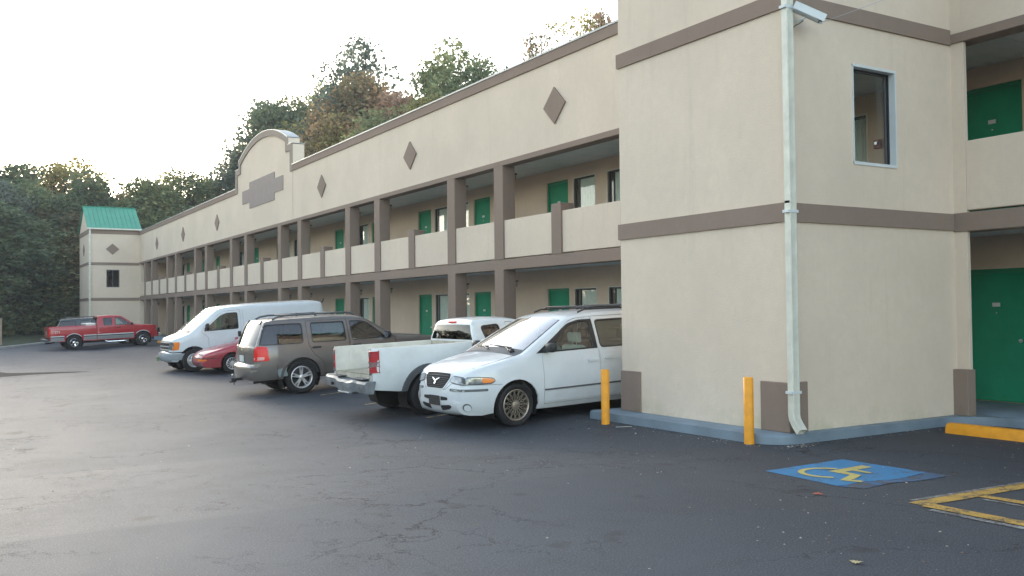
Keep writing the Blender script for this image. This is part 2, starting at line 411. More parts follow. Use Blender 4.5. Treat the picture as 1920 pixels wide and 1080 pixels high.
for i, y in enumerate([14.45, 17.2, 19.75, 25.0, 27.6, 33.0]):
    o = decal('stall_line', rough_edge([(7.0, y+.04), (7.0, y-.04), (12.3, y-.05), (12.3, y+.05)], .008, 20), OPAINT, .005)
    tag(o, 'faded yellow stall line on the asphalt '+stl[i], 'road marking', 'faded stall lines along the facade')

# dark freshly sealed patch far left
pp = []
for x, y in [(-3, 31.2), (0.9, 31.3), (2.2, 32.3), (4.05, 32.7), (3.5, 33.2), (2.6, 33.5), (1.7, 33.9), (.9, 36.5), (-1, 37.5), (-4, 37)]: pp.append((x, y))
decal('asphalt_patch', rpoly(rough_edge(pp, .05, 5), .2, 2), mat('sealed_asphalt', (.013, .014, .018), .85, spec=.1, bmp=.4, bsc=60), .005)
tag(bpy.data.objects['asphalt_patch'], kind='structure')

# walkways / kerbs
def kerb_poly(name, pts, z0, z1, m, bev=.035):
    bm = bmesh.new(); a = [bm.verts.new((x, y, z0)) for x, y in pts]; b = [bm.verts.new((x, y, z1)) for x, y in pts]; n = len(pts)
    for i in range(n): bm.faces.new((a[i], a[(i+1) % n], b[(i+1) % n], b[i]))
    top = bm.faces.new(b); bm.faces.new(a[::-1])
    bmesh.ops.bevel(bm, geom=[e for e in top.edges], offset=bev, segments=3, affect='EDGES', profile=.5)
    bmesh.ops.recalc_face_normals(bm, faces=bm.faces)
    return tag(fin(name, bm, m, smooth=True, ang=60), kind='structure')
kp = rpoly([(8.58, 11.95), (8.62, 8.12), (12.2, 8.14), (12.62, 7.75), (12.62, -14), (14.7, -14), (14.7, 11.95)], [.1, .55, .25, .25, 0, 0, 0], 8)
kerb_poly('tower_walkway', kp, -.35, .12, KERB)
kerb_poly('facade_walkway', [(12.46, 11.96), (14.7, 11.96), (14.7, 75.5), (12.46, 75.5)], -.4, .118, KERB)
kerb_poly('far_tower_walkway', rpoly([(8.3, 75.0), (12.45, 74.9), (12.45, 82), (8.3, 82)], .3, 5), -.5, .10, KERB)

# lawn and its kerb beyond the lot
def vz(x, y): return -.16
kl = [(-12, 24), (-5.0, 42.3), (2.9, 62.1), (5.7, 70.2), (8.25, 74.6)]
bm = bmesh.new(); pr_ = []
for i, (x, y) in enumerate(kl):
    a = kl[max(i-1, 0)]; b = kl[min(i+1, len(kl)-1)]; d = Vector((b[0]-a[0], b[1]-a[1])).normalized(); n = Vector((-d.y, d.x))
    z = gz(x, y); pr_.append([bm.verts.new((x+n.x*o, y+n.y*o, z+h)) for o, h in ((0, -.1), (.02, .10), (.05, .13), (.16, .13), (.18, -.1))])
for a, b in zip(pr_, pr_[1:]):
    for k in range(4): bm.faces.new((a[k], a[k+1], b[k+1], b[k]))
tag(fin('lawn_kerb', bm, CONC), kind='structure')
bm = bmesh.new(); xs = [-160, -60] + [k[0]-.15 for k in kl]; 
v0 = [bm.verts.new((x-.1, y+.05, gz(x, y)+.10)) for x, y in kl]; v1 = [bm.verts.new((x-3, y+8, gz(x, y)+.25)) for x, y in kl]; v2 = [bm.verts.new(p) for p in ((-88, 24, .3), (-88, 60, 1), (-50, 176, 3), (60, 176, 3), (106, 82, 1))]
for i in range(len(kl)-1): bm.faces.new((v0[i], v0[i+1], v1[i+1], v1[i]))
bm.faces.new((v0[0], v1[0], v2[0])); bm.faces.new((v1[0], v1[1], v2[1], v2[0])); bm.faces.new((v1[1], v1[2], v1[3], v2[2], v2[1]))
bm.faces.new((v1[3], v1[4], v2[3], v2[2])); bm.faces.new((v1[4], v0[4], v2[4], v2[3]))
LAWN = mat('lawn_soil', (.045, .06, .022), .95, var=.4, vsc=1.5)
tag(fin('lawn', bm, LAWN), kind='structure')
# ground behind the building
sheet('back_lawn', [22.1, 60, 108], [-58, 0, 90, 178], LAWN, .02, lambda x, y: .02)

# ------------------------------------------------------------------ the motel
W, CX, TX = 12.52, 14.65, 9.05
motel = tag(empty('motel_building', (TX, 8.28, .12)), 'long two-storey cream stucco motel with taupe columns, green doors and stair towers', 'building')
def P(name, o=None, label=None):
    o.name = name; o.parent = motel; o.matrix_parent_inverse = Matrix.Translation((-TX, -8.28, -.12))
    if label: o['label'] = label
    return o
def pbox(name, b, m, bev=0, label=None): return P(name, box(name, b, m, None, bev), label)
def psub(o, parent): o.parent = parent; return o

def wall_hole(name, plane, a0, a1, z0, z1, p0, p1, holes, m):
    """wall slab spanning a0..a1 along its axis, z0..z1 high, p0..p1 thick, with rectangular openings [(a,b,c,d)]"""
    fn = (lambda u, v, d: (p0+(p1-p0)*d, u, v)) if plane == 'X' else (lambda u, v, d: (u, p0+(p1-p0)*d, v))
    bm = bmesh.new(); As = sorted({a0, a1, *[h[0] for h in holes], *[h[1] for h in holes]}); Zs = sorted({z0, z1, *[h[2] for h in holes], *[h[3] for h in holes]})
    solid = lambda i, j: 0 <= i < len(As)-1 and 0 <= j < len(Zs)-1 and not any(h[0] <= (As[i]+As[i+1])/2 <= h[1] and h[2] <= (Zs[j]+Zs[j+1])/2 <= h[3] for h in holes)
    vv = {}
    def V(i, j, d):
        if (i, j, d) not in vv: vv[(i, j, d)] = bm.verts.new(fn(As[i], Zs[j], d))
        return vv[(i, j, d)]
    for i in range(len(As)-1):
        for j in range(len(Zs)-1):
            if not solid(i, j): continue
            for d in (0, 1): bm.faces.new((V(i, j, d), V(i+1, j, d), V(i+1, j+1, d), V(i, j+1, d)))
            if not solid(i-1, j): bm.faces.new((V(i, j, 0), V(i, j, 1), V(i, j+1, 1), V(i, j+1, 0)))
            if not solid(i+1, j): bm.faces.new((V(i+1, j, 0), V(i+1, j, 1), V(i+1, j+1, 1), V(i+1, j+1, 0)))
            if not solid(i, j-1): bm.faces.new((V(i, j, 0), V(i, j, 1), V(i+1, j, 1), V(i+1, j, 0)))
            if not solid(i, j+1): bm.faces.new((V(i, j+1, 0), V(i, j+1, 1), V(i+1, j+1, 1), V(i+1, j+1, 0)))
    bmesh.ops.recalc_face_normals(bm, faces=bm.faces)
    return P(name, fin(name, bm, m))

Y0, Y1 = 8.28, 75.39                # near tower face, far tower face
YW = -14.0                          # the wing runs back past the camera
UNIT = 8.53
# --- corridor wall with openings; windows and doors repeat every 8.53 m
DO, WI = [], []
for k in range(-3, 8):
    o = k*UNIT
    for a, b in ((17.00, 18.08), (21.20, 22.28)):
        if YW+.5 < a+o < 74: DO.append((a+o, b+o))
    for a, b in ((18.42, 19.39), (19.95, 20.92)):
        if YW+.5 < a+o < 74: WI.append((a+o, b+o))
FL = [(.12, 2.29), (3.04, 5.30)]     # door sill and head per floor
holes = [(a, b, z0, z1) for a, b in DO for z0, z1 in FL]+[(a, b, z1-1.42, z1-.03) for a, b in WI for z0, z1 in FL]
wall_hole('corridor_wall', 'X', YW, Y1, .118, 5.66, CX, CX+.2, holes, PINK)

def make_door():
    d = empty('door')
    boxes('leaf_panel', [(.07, .11, .06, 1.02, 0.01, 2.10)], GREEN, d)
    boxes('frame', [(.045, .20, 0, .06, 0, 2.17), (.045, .20, 1.02, 1.08, 0, 2.17), (.045, .20, .06, 1.02, 2.10, 2.17)], GREENF, d)
    boxes('number_plate', [(.062, .07, .48, .61, 1.55, 1.615)], PLATE, d)
    bm = bmesh.new(); lathe(bm, [(.0, .0), (.028, .0), (.03, -.03), (.012, -.035), (.012, -.06), (.0, -.06)], 10, 'X', (.07, .14, 1.0)); fin('knob', bm, ALLOY, d, True)
    bm = bmesh.new(); lathe(bm, [(.0, -.004), (.011, -.004), (.011, 0)], 8, 'X', (.07, .545, 1.45)); fin('peephole', bm, ALLOY, d)
    return d
def sheet_pane(parent, ax, c, a0, a1, z0, z1, m):
    bm = bmesh.new(); f = (lambda a, z: (c, a, z)) if ax == 'X' else (lambda a, z: (a, c, z))
    bm.faces.new([bm.verts.new(f(a, z)) for a, z in ((a0, z0), (a1, z0), (a1, z1), (a0, z1))]); return fin('pane', bm, m, parent)
def make_window():
    wd = empty('window')
    w_, h_ = .97, 1.39
    fr = .035
    boxes('frame', [(.03, .09, 0, fr, 0, h_), (.03, .09, w_-fr, w_, 0, h_), (.03, .09, fr, w_-fr, h_-fr, h_), (.03, .09, fr, w_-fr, 0, fr), (.045, .085, w_*.78, w_*.78+.025, fr, h_-fr)], GREYP, wd)
    boxes('trim', [(-.006, .03, -.03, 0, -.03, h_+.03), (-.006, .03, w_, w_+.03, -.03, h_+.03), (-.006, .03, 0, w_, h_, h_+.03), (-.02, .03, 0, w_, -.045, 0)], WTRIM, wd)
    sheet_pane(wd, 'X', .064, fr, w_-fr, fr, h_-fr, GL_WIN)
    bm = bmesh.new(); N = 44; ya, yb = .02, w_*.79
    rows = [[bm.verts.new((.098+.018*math.sin(i*1.15)+.010*math.sin(i*2.7+1), ya+(yb-ya)*i/N, z)) for i in range(N+1)] for z in (.03, h_-.04)]
    for i in range(N): bm.faces.new((rows[0][i], rows[0][i+1], rows[1][i+1], rows[1][i]))
    fin('curtain', bm, CURT, wd, True, 80)
    return wd
door0 = None; win0 = None
for z0, z1 in FL:
    for a, b in DO:
        zb = z1-2.17
        if door0 is None: o = door0 = make_door()
        else: o = dup_tree(door0)
        P('door', o); o.location = (CX, a, zb); door_loc = o
    for a, b in WI:
        if win0 is None: o = win0 = make_window()
        else: o = dup_tree(win0)
        P('window', o); o.location = (CX, a, z1-1.42)
# dark room behind every opening, so that light does not leak through
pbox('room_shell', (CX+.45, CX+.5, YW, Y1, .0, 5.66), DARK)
pbox('core_block', (CX+.7, 21.8, YW, Y1, .0, 7.40), CREAM)
pbox('roof_deck', (12.75, 22.0, YW, Y1, 7.30, 7.42), ROOF)
pbox('rear_parapet', (21.8, 22.0, YW, Y1, 7.42, 7.8), CREAM)

pbox('end_wall', (W+.36, CX-.002, Y1-.1, Y1-.003, .118, 5.64), PINK)
# --- floor slab, soffits
pbox('gallery_floor', (12.56, CX, YW, Y1, 2.86, 2.98), CONC)
n = 0
for zc, x0 in ((2.835, 12.86), (5.64, 12.87)):
    y = YW
    while y < Y1-.1:
        L = 2.44
        y2 = min(y+L, Y1-.01)
        if y > 6 or y2 > 4:
            bm = bmesh.new()
            # soffit board: shallow V-grooves every 0.3 m across it
            k = y+.006
            while k < y2-.02:
                e = min(k+.298, y2-.006); bm_box(bm, x0, CX-.004, k, e, zc, zc+.02); k = e+.006
            P('soffit_board', fin('soffit_board', bm, SOFFIT))
        y = y2
pbox('soffit_backing', (12.80, CX, YW, Y1, 5.664, 5.70), SOFFIT)
pbox('lower_soffit_backing', (12.80, CX, YW, Y1, 2.858, 2.862), SOFFIT)

# --- facade: parapet, beams, bands, columns, balustrades
def facade(ya, yb, cols, posts, panels):
    pbox('parapet_wall', (W, W+.22, ya, yb, 5.64, 7.70), CREAM)
    for a_, b_ in (((ya, 43.09-4.532), (43.09+4.532, yb)) if yb > 50 else ((ya, yb),)):
        pbox('parapet_band', (W-.04, W+.26, a_, b_, 7.70, 7.95), TAUPE, .006)
        k_ = a_
        while k_ < b_-.05:                              # sheet-metal lengths, each a touch out of line
            e_ = min(k_+3.05, b_); bm = bmesh.new(); h_ = .003*math.sin(k_*7); bm_box(bm, W-.06, W+.30, k_+.002, e_-.002, 7.952, 7.992+h_); P('parapet_flashing', fin('parapet_flashing', bm, FLASH)); k_ = e_
    pbox('upper_beam', (W-.03, W+.30, ya, yb, 5.50, 5.638), TAUPE, .006)
    pbox('balcony_beam', (W-.02, W+.33, ya, yb, 2.76, 3.03), TAUPE, .006)
    return
facade(11.66, Y1, None, None, None)
cs = [18.60-2.727*(-k) for k in range(0, 21)]
c0 = p0 = l0 = u0 = None
def lamp0():
    e = empty('corridor_lamp'); boxes('lamp_base', [(-.05, .05, -.05, .05, 0, .04)], BLACKP, e)
    bm = bmesh.new(); lathe(bm, [(.0, -.14), (.04, -.13), (.05, -.09), (.045, 0)], 10, 'Z'); fin('lamp_glass', bm, mat('lamp_jar', (.25, .24, .2), .2, coat=1), e, True); return e
for k, y in enumerate(cs):
    if k % 3:        # full column, two storeys
        if c0 is None:
            c0 = pbox('column', (W-.03, W+.35, y-.235, y+.235, .115, 2.76), TAUPE, .008)
            u0 = pbox('column', (W-.03, W+.35, y-.235, y+.235, 3.03, 5.50), TAUPE, .008); yc0 = y
            lp = P('corridor_lamp', lamp0()); lp.location = (W+.42, y-.1, 2.45); l0 = lp
            lp2 = dup_tree(l0); lp2.location = (W+.42, y-.1, 5.30)
        else:
            for src in (c0, u0): o = dup(src); o.location = (0, y-yc0, 0)
            for z in (2.45, 5.30): o = dup_tree(l0); o.location = (W+.42, y-.1, z)
    else:            # short post of the balustrade
        if k == 0: p0 = pbox('balcony_post', (W-.03, W+.35, y-.21, y+.21, 3.03, 4.25), TAUPE, .008); yp0 = y
        elif y < 74.2: o = dup(p0); o.location = (0, y-yp0, 0)
edges = [11.66]+[e for k, y in enumerate(cs) if y < 74.5 for e in (y-(.235 if k % 3 else .21), y+(.235 if k % 3 else .21))]
edges = [11.66, 13.15-.235, 13.15+.235, 15.87-.235, 15.87+.235]+edges[1:]+[Y1]
for y in (13.15, 15.87):
    for src in (c0, u0): o = dup(src); o.location = (0, y-yc0, 0)
for a, b in zip(edges[0::2], edges[1::2]):
    if b-a > .15: pbox('balcony_panel', (W+.01, W+.17, a, b, 3.06, 4.06), CREAM, .01)
# wing beyond the near tower
facade(YW, Y0-.001, None, None, None)
wing_cols = [4.9, 2.2, -3.3, -6.0, -11.4]
for y in wing_cols:
    for src in (c0, u0): o = dup(src); o.location = (0, y-yc0, 0)
we = [Y0-.2]
for y in wing_cols: we += [y+.235, y-.235]
we.append(YW)
for a, b in zip(we[0::2], we[1::2]): pbox('balcony_panel', (W+.004, W+.17, b, a, 3.06, 4.06), CREAM, .01)
for z0, z1 in ((.118, 2.76), (3.03, 5.50)): pbox('corner_pier', (W, W+.07, Y0-.20, Y0+.10, z0, z1), CREAM, .004)
for z0, z1 in ((.118, 2.76), (3.03, 5.50)): pbox('corner_pier', (W, W+.35, Y1-.22, Y1-.002, z0, z1), CREAM, .01)

# --- diamonds
def diamond(face, c, zc=6.615, hw=.47, hh=.445, out=.04, x=W):
    bm = bmesh.new(); poly = [(0, -hh), (hw, 0), (0, hh), (-hw, 0)]
    if face == 'X': prism(bm, poly, lambda u, v, d: (x-d, c+u, zc+v), 0, out)
    else: prism(bm, poly, lambda u, v, d: (c+u, x-d, zc+v), 0, out)
    bmesh.ops.recalc_face_normals(bm, faces=bm.faces); return P('diamond_ornament', fin('diamond_ornament', bm, TAUPE))
for y in (18.62, 26.83, 34.98, 51.52, 60.05, 68.5): diamond('X', y)
for y in (4.0, -4.2): diamond('X', y)

# --- shaped gable with stepped cross panel
GY = 43.09
def arcz(y, R_, top): return top-(R_-math.sqrt(R_*R_-(y-GY)**2))
out_ = [(-4.53, 7.70), (-4.53, 8.86), (-3.93, 8.88), (-3.93, 9.20)]
arcp = [(t, arcz(GY+t, 9.5, 10.07)) for t in np.linspace(-3.93, 3.93, 31)]
outer = out_[:3]+[(t, z) for t, z in arcp]+[(3.93, 8.88), (4.53, 8.86), (4.53, 7.70)]
inner = [(4.24, 7.70), (4.24, 8.60), (3.62, 8.62)]+[(t, arcz(GY+t, 9.2, 9.80)) for t in np.linspace(3.62, -3.62, 29)]+[(-3.62, 8.62), (-4.24, 8.60), (-4.24, 7.70)]
bm = bmesh.new(); prism(bm, outer, lambda u, v, d: (W+d, GY+u, v), .0, .5); bmesh.ops.recalc_face_normals(bm, faces=bm.faces)
P('gable_wall', fin('gable_wall', bm, CREAM))
bm = bmesh.new(); prism(bm, outer+inner, lambda u, v, d: (W-d, GY+u, v), .002, .05); bmesh.ops.recalc_face_normals(bm, faces=bm.faces)
P('gable_trim', fin('gable_trim', bm, LTAUPE))
bm = bmesh.new()
top = [(t, z) for t, z in arcp]
a = [bm.verts.new((W-.06, GY+t, z+.004)) for t, z in top]; b = [bm.verts.new((W+.52, GY+t, z+.004)) for t, z in top]
a2 = [bm.verts.new((W-.06, GY+t, z+.035)) for t, z in top]; b2 = [bm.verts.new((W+.52, GY+t, z+.035)) for t, z in top]
for i in range(len(top)-1):
    for q in ((a, b), (b, b2), (b2, a2), (a2, a)): bm.faces.new((q[0][i], q[0][i+1], q[1][i+1], q[1][i]))
P('gable_flashing', fin('gable_flashing', bm, FLASH))
for s in (-1, 1): pbox('gable_flashing', (W-.06, W+.52, GY+min(s*4.56, s*3.95), GY+max(s*4.56, s*3.95), 8.885, 8.91), FLASH)
bm = bmesh.new()
prism(bm, [(-3.25, 7.05), (-1.97, 7.05), (-1.97, 6.735), (2.03, 6.735), (2.03, 7.05), (3.3, 7.05), (3.3, 7.69), (2.03, 7.69), (2.03, 8.0), (-1.97, 8.0), (-1.97, 7.69), (-3.25, 7.69)], lambda u, v, d: (W-d, GY+u, v), .0, .035)
bmesh.ops.recalc_face_normals(bm, faces=bm.faces); P('stepped_panel', fin('stepped_panel', bm, mat('panel_mauve', (.24, .205, .195), .8, var=.1)))
pbox('gable_base_wall', (W-.012, W-.001, GY-4.5, GY+4.5, 5.645, 7.70), CREAM)

# --- stair towers
def tower(ya, yb, near):
    x0 = TX if near else 8.96
    t = .15
    win = (10.35, 11.24, 3.61, 4.94) if near else (10.17, 11.08, 3.73, 5.05)
    b1, b2, b3 = ((2.78, 3.02), (5.48, 5.70), (7.71, 8.05)) if near else ((2.73, 2.94), (5.39, 5.59), (7.71, 8.05))
    xe = W+.0
    wall_hole('tower_wall', 'Y', x0, xe, .122, 8.05, ya, ya+t, [win], CREAM)
    pbox('tower_wall', (x0, x0+t, ya+t, yb-t, .122, 8.05), CREAM)
    pbox('tower_wall', (x0, xe, yb-t, yb, .122, 8.05), CREAM)
    pbox('tower_floor', (x0+t, W+.0, ya+t, yb-t, 2.80, 2.95), CONC)
    pbox('tower_ceiling', (x0+t, W, ya+t, yb-t, 5.66, 5.72), PINK)
    for z0, z1 in (b1, b2, b3):
        o = .03
        xr = xe if near else xe-.001
        if z0 != b3[0] or True:
            bm = bmesh.new(); bm_box(bm, x0-o, x0-.001, ya-o, yb+o, z0, z1); bm_box(bm, x0-.001, xr-(.0 if z0 < 5 else .0)-.035, ya-o, ya-.001, z0, z1)
            bm_box(bm, x0-.001, xr-.035, yb+.001, yb+o, z0, z1)
            P('tower_band', fin('tower_band', bm, TAUPE))
    # gable roof, ridge along X
    ym = (ya+yb)/2; zr = 10.0 if not near else 9.3
    for xs_ in (x0, xe-.15):
        bm = bmesh.new(); prism(bm, [(ya, 8.05), (yb, 8.05), (ym, zr-.06)], lambda u, v, d: (xs_+d, u, v), 0, .14)
        bmesh.ops.recalc_face_normals(bm, faces=bm.faces); P('gable_end', fin('gable_end', bm, CREAM))
    ny = 12; wx = (xe+.12-(x0-.12))/ny
    for side in (0, 1):
        ye = (ya-.16) if side == 0 else (yb+.16); sl_ = (zr-8.1)/abs(ym-ye)
        for k in range(ny):
            xa = x0-.12+k*wx
            bm = bmesh.new(); pts = [(xa, .012), (xa, .05), (xa+.02, .05), (xa+.025, .012), (xa+wx-.003, .012)]
            A = [bm.verts.new((x, ye, 8.12+h)) for x, h in pts]; B = [bm.verts.new((x, ym, zr+h)) for x, h in pts]
            for i in range(4): bm.faces.new((A[i], A[i+1], B[i+1], B[i]))
            A2 = [bm.verts.new((x, ye, 8.10)) for x in (pts[0][0], pts[-1][0])]; B2 = [bm.verts.new((x, ym, zr-.02)) for x in (pts[0][0], pts[-1][0])]
            bm.faces.new((A2[0], B2[0], B2[1], A2[1])); bm.faces.new((A[0], A[4], A2[1], A2[0]))
            P('roof_panel', fin('roof_panel', bm, ROOFG))
    pbox('ridge_cap', (x0-.13, xe+.13, ym-.06, ym+.06, zr+.03, zr+.06), ROOFG)
    pbox('gutter', (x0-.14, xe+.14, ya-.26, ya-.165, 8.03, 8.14), PIPE)
    if near:
        for y in [(ya+yb)/2]: diamond('X', y, x=x0)
    else:
        diamond('X', 78.1, x=x0)
    diamond('Y', 10.6, zc=6.59, hh=.42, x=ya)
    return win, x0
winN, xN = tower(Y0, 11.66, True)
winF, xF = tower(Y1, 80.9, False)
# corner plinth blocks of the near tower
for b in ((TX-.025, TX+.01, Y0-.02, 8.745, .12, .75), (TX-.022, 9.37, Y0-.025, Y0+.01, .12, .752), (TX-.025, TX+.01, 11.20, 11.68, .12, .74), (12.42, W+.09, Y0-.225, Y0+.02, .12, .78)):
    pbox('corner_plinth', b, TAUPE, .008)
# near tower window: aluminium frame, dark pane, open reveal
wN = P('window', empty('window', (winN[0], Y0, winN[2])), 'dark tower window in a thick white aluminium frame')
w_, h_ = winN[1]-winN[0], winN[3]-winN[2]
boxes('frame', [(0, .018, -.014, .12, 0, h_), (w_-.018, w_+.012, -.014, .12, -.012, h_+.012), (-.0, w_-.018, -.0141, .12, h_-.024, h_+.012), (0, w_-.018, -.0142, .12, -.012, .03)], WHITE, wN)
boxes('sash', [(.02, .05, .123, .15, .02, h_-.02), (w_-.05, w_-.02, .123, .15, .02, h_-.02), (.05, w_-.05, .123, .15, h_-.05, h_-.02), (.05, w_-.05, .123, .15, .02, .05)], GREYP, wN)
boxes('gasket', [(w_-.030, w_-.0181, .085, .122, .02, h_-.02), (.02, w_-.0305, .085, .122, h_-.032, h_-.0181)], BLACKP, wN)
sheet_pane(wN, 'Y', .135, .05, w_-.05, .05, h_-.05, GL_WIN)
wF = P('window', empty('window', (winF[0], Y1, winF[2])), 'dark window in grey frame on the far tower')
w_, h_ = winF[1]-winF[0], winF[3]-winF[2]
boxes('frame', [(0, .05, .0, .10, 0, h_), (w_-.05, w_, .0, .10, 0, h_), (.05, w_-.05, .0, .10, h_-.05, h_), (.05, w_-.05, .0, .10, 0, .05), (w_/2-.02, w_/2+.02, .03, .09, .05, h_-.05)], GREYP, wF)
sheet_pane(wF, 'Y', .05, .05, w_-.05, .05, h_-.05, GL_DARK)
boxes('blind', [(.05, w_-.05, .14, .145, .05, h_-.05)], mat('dark_blind', (.05, .05, .05), .9), wF)
# fire alarm box inside the gallery, seen through the near window
fa = tag(empty('fire_alarm_box', (CX-.001, 11.15, 4.66)), 'small dark red fire alarm box on the gallery wall seen through the tower window', 'fire alarm')
boxes('alarm_housing', [(-.07, 0, -.07, .07, -.07, .09)], mat('alarm_red', (.22, .03, .02), .4), fa, .01); boxes('alarm_strobe', [(-.095, -.071, -.03, .03, 0, .05)], LENS, fa)

# --- downspouts
def spout(name, x, y, zt, label, kick=True):
    e = P(name, empty(name, (x, y, .0)), label)
    wd, dp = .062, .042
    def fnr(bm, path):
        rings = []
        for (yy, zz, ang) in path:
            ca, sa = math.cos(ang), math.sin(ang); ring = []
            for (a, b) in ((-wd, -dp), (-wd+.012, -dp-.006), (-.02, -dp-.001), (.02, -dp-.001), (wd-.012, -dp-.006), (wd, -dp), (wd, dp), (-wd, dp)): ring.append(bm.verts.new((a, yy+b*ca, zz+b*sa)))
            rings.append(ring)
        for p_, q_ in zip(rings, rings[1:]):
            for k in range(8): bm.faces.new((p_[k], p_[(k+1) % 8], q_[(k+1) % 8], q_[k]))
        bm.faces.new(rings[0])
    bm = bmesh.new(); fnr(bm, [(0, zt, 0), (0, 3.0, 0)]); fin('pipe_section', bm, PIPE, e)
    bm = bmesh.new(); fnr(bm, [(.003, 3.03, 0), (.003, .36, 0), (-.01, .30, -.25), (-.05, .235, -.6), (-.115, .155, -.75)]); 
    fin('pipe_section', bm, PIPE, e)
    for z in (.62, 2.88, 5.45): boxes('strap', [(-.095, .085, -.049, -.044, z, z+.035), (-.095, -.062, -.044, .05, z, z+.035)], WHITE, e)
    return e
spout('downspout', 9.035, 8.28-.095, 8.05, 'white rectangular downspout at the near tower corner')
spout('downspout', 9.03, Y1-.075, 8.05, 'thin white downspout on the far tower corner')

# ------------------------------------------------------------------ street furniture
def bollard(x, y, h, label):
    e = tag(empty('bollard', (x, y, gz(x, y))), label, 'bollard', 'yellow steel bollards by the near tower')
    bm = bmesh.new(); rg = lathe(bm, [(.062, -.1), (.062, h-.012), (.056, h-.003), (.048, h), (.0, h)], 24, 'Z'); 
    fin('post', bm, YEL, e, True, 40)
    return e
bollard(8.38, 11.22, .81, 'yellow steel bollard beside the minivan at the left end of the kerb')
bollard(8.57, 8.50, .83, 'yellow steel bollard in front of the near tower corner by the downspout')
# wheel stop
bm = bmesh.new()
prof = [(-.10, 0), (-.085, .09), (-.05, .135), (.05, .135), (.085, .09), (.10, 0)]
A = [bm.verts.new((x*.9, .93, z*.96)) for x, z in prof]; A1 = [bm.verts.new((x, .88, z)) for x, z in prof]; B1 = [bm.verts.new((x, -.88, z)) for x, z in prof]; B = [bm.verts.new((x*.9, -.93, z*.96)) for x, z in prof]
for p_, q_ in ((A, A1), (A1, B1), (B1, B)):
    for i in range(5): bm.faces.new((p_[i], p_[i+1], q_[i+1], q_[i]))
bm.faces.new(A[::-1]); bm.faces.new(B); bmesh.ops.bevel(bm, geom=[e for e in bm.edges if abs(e.verts[0].co.z-e.verts[1].co.z) < .001 and e.verts[0].co.z > .08], offset=.012, segments=2, affect='EDGES')
bmesh.ops.recalc_face_normals(bm, faces=bm.faces)
ws = fin('wheel_stop', bm, YEL, None, True, 40); ws.location = (11.48, 6.80, 0)
tag(ws, 'long orange-yellow concrete wheel stop on the asphalt before the green ground-floor door', 'wheel stop')
ws2 = dup(ws, (11.3, 60.5, gz(11.3, 60.5))); tag(ws2, 'small yellow wheel stop in front of the red pickup at the far end', 'wheel stop')

# security camera on the tower corner
sc = tag(empty('security_camera', (9.23, 8.05, 5.38)), 'white bullet security camera with bracket on the near tower corner beside the downspout', 'camera')
hd = empty('camera_head', (0.0, -.02, .0), 0, sc)
d = Vector((.66, -.50, -.42)).normalized(); hd.rotation_euler = d.to_track_quat('X', 'Z').to_euler()
boxes('hood', [(-.20, .22, -.07, .07, .05, .062), (-.20, .22, -.07, -.062, -.035, .05), (-.20, .22, .062, .07, -.035, .05)], WHITE, hd, .002)
boxes('housing', [(-.19, .165, -.045, .045, -.04, .04)], WHITE, hd, .01)
boxes('face', [(.166, .175, -.04, .04, -.036, .036)], BLACKP, hd)
bm = bmesh.new(); lathe(bm, [(.026, .176), (.026, .20), (.0, .20)], 14, 'X'); fin('lens', bm, GL_BLACK, hd)
bm = bmesh.new(); tube(bm, [(-.06, .20, -.06), (-.05, .08, -.075), (-.03, -.01, -.05)], .014); tube(bm, [(-.06, .195, -.06), (-.06, .215, -.06)], .045, 14); fin('bracket', bm, WHITE, sc, True)
bm = bmesh.new(); tube(bm, [(-.16, .20, -.20), (-.10, .16, -.17), (-.06, .12, -.12), (-.02, .10, -.10), (.0, .05, -.07)], .006, 6); fin('camera_lead', bm, BLACKP, sc, True)
# thin wire
bm = bmesh.new(); p0_ = Vector((9.42, 7.98, 5.28)); p1_ = Vector((12.6, 5.6, 6.9))
tube(bm, [p0_.lerp(p1_, t)+Vector((0, 0, -.10*math.sin(math.pi*t))) for t in np.linspace(0, 1, 14)], .0032, 5)
tag(fin('overhead_wire', bm, mat('wire', (.35, .38, .42), .5), None, True), 'thin grey wire running up to the right from the security camera', 'wire')

# post at the left edge of the picture
po = tag(empty('utility_post', (2.75, 65.5, gz(2.7, 65)+.1)), 'square tan wooden post at the lawn kerb on the far left', 'post')
WOOD = mat('tan_wood', (.34, .27, .19), .8, var=.3, vsc=3)
boxes('post_shaft', [(-.14, .14, -.14, .14, -.3, 1.62)], WOOD, po, .01); boxes('post_cap', [(-.17, .17, -.17, .17, 1.622, 1.67)], WOOD, po, .01)

# litter and leaves
def leaf(name, x, y, s, ang, m, label, cat='leaf'):
    pts = [(0, -1.15), (.06, -.5), (.55, -.65), (.38, -.2), (.95, .0), (.45, .25), (.5, .7), (.12, .5), (0, 1.05), (-.14, .5), (-.5, .62), (-.42, .2), (-.9, -.05), (-.35, -.2), (-.5, -.6), (-.05, -.5)]
    bm = bmesh.new(); c = bm.verts.new((0, 0, .012)); v = [bm.verts.new((px*s, py*s, .004+.02*s*10*abs(px)*rnd.uniform(.3, 1))) for px, py in pts]
    for i in range(len(v)): bm.faces.new((c, v[i], v[(i+1) % len(v)]))
    o = fin(name, bm, m, None, True, 80); o.location = (x, y, gz(x, y)+.006); o.rotation_euler = (0, 0, ang); tag(o, label, cat); return o
leaf('fallen_leaf', 6.74, 5.85, .055, .6, mat('leaf_red', (.42, .10, .05), .7), 'orange-red fallen leaf on the asphalt just below the blue painted square')
leaf('fallen_leaf', 5.15, 4.16, .05, 2.1, mat('leaf_tan', (.42, .36, .20), .7), 'pale tan fallen leaf on the asphalt at the bottom edge of the picture')
o = boxes('paper_strip', [(-.12, .12, -.012, .012, 0, .003)], PLATE); o.location = (8.36, 10.76, gz(8.36, 10.76)+.006); o.rotation_euler = (0, 0, R(-20))
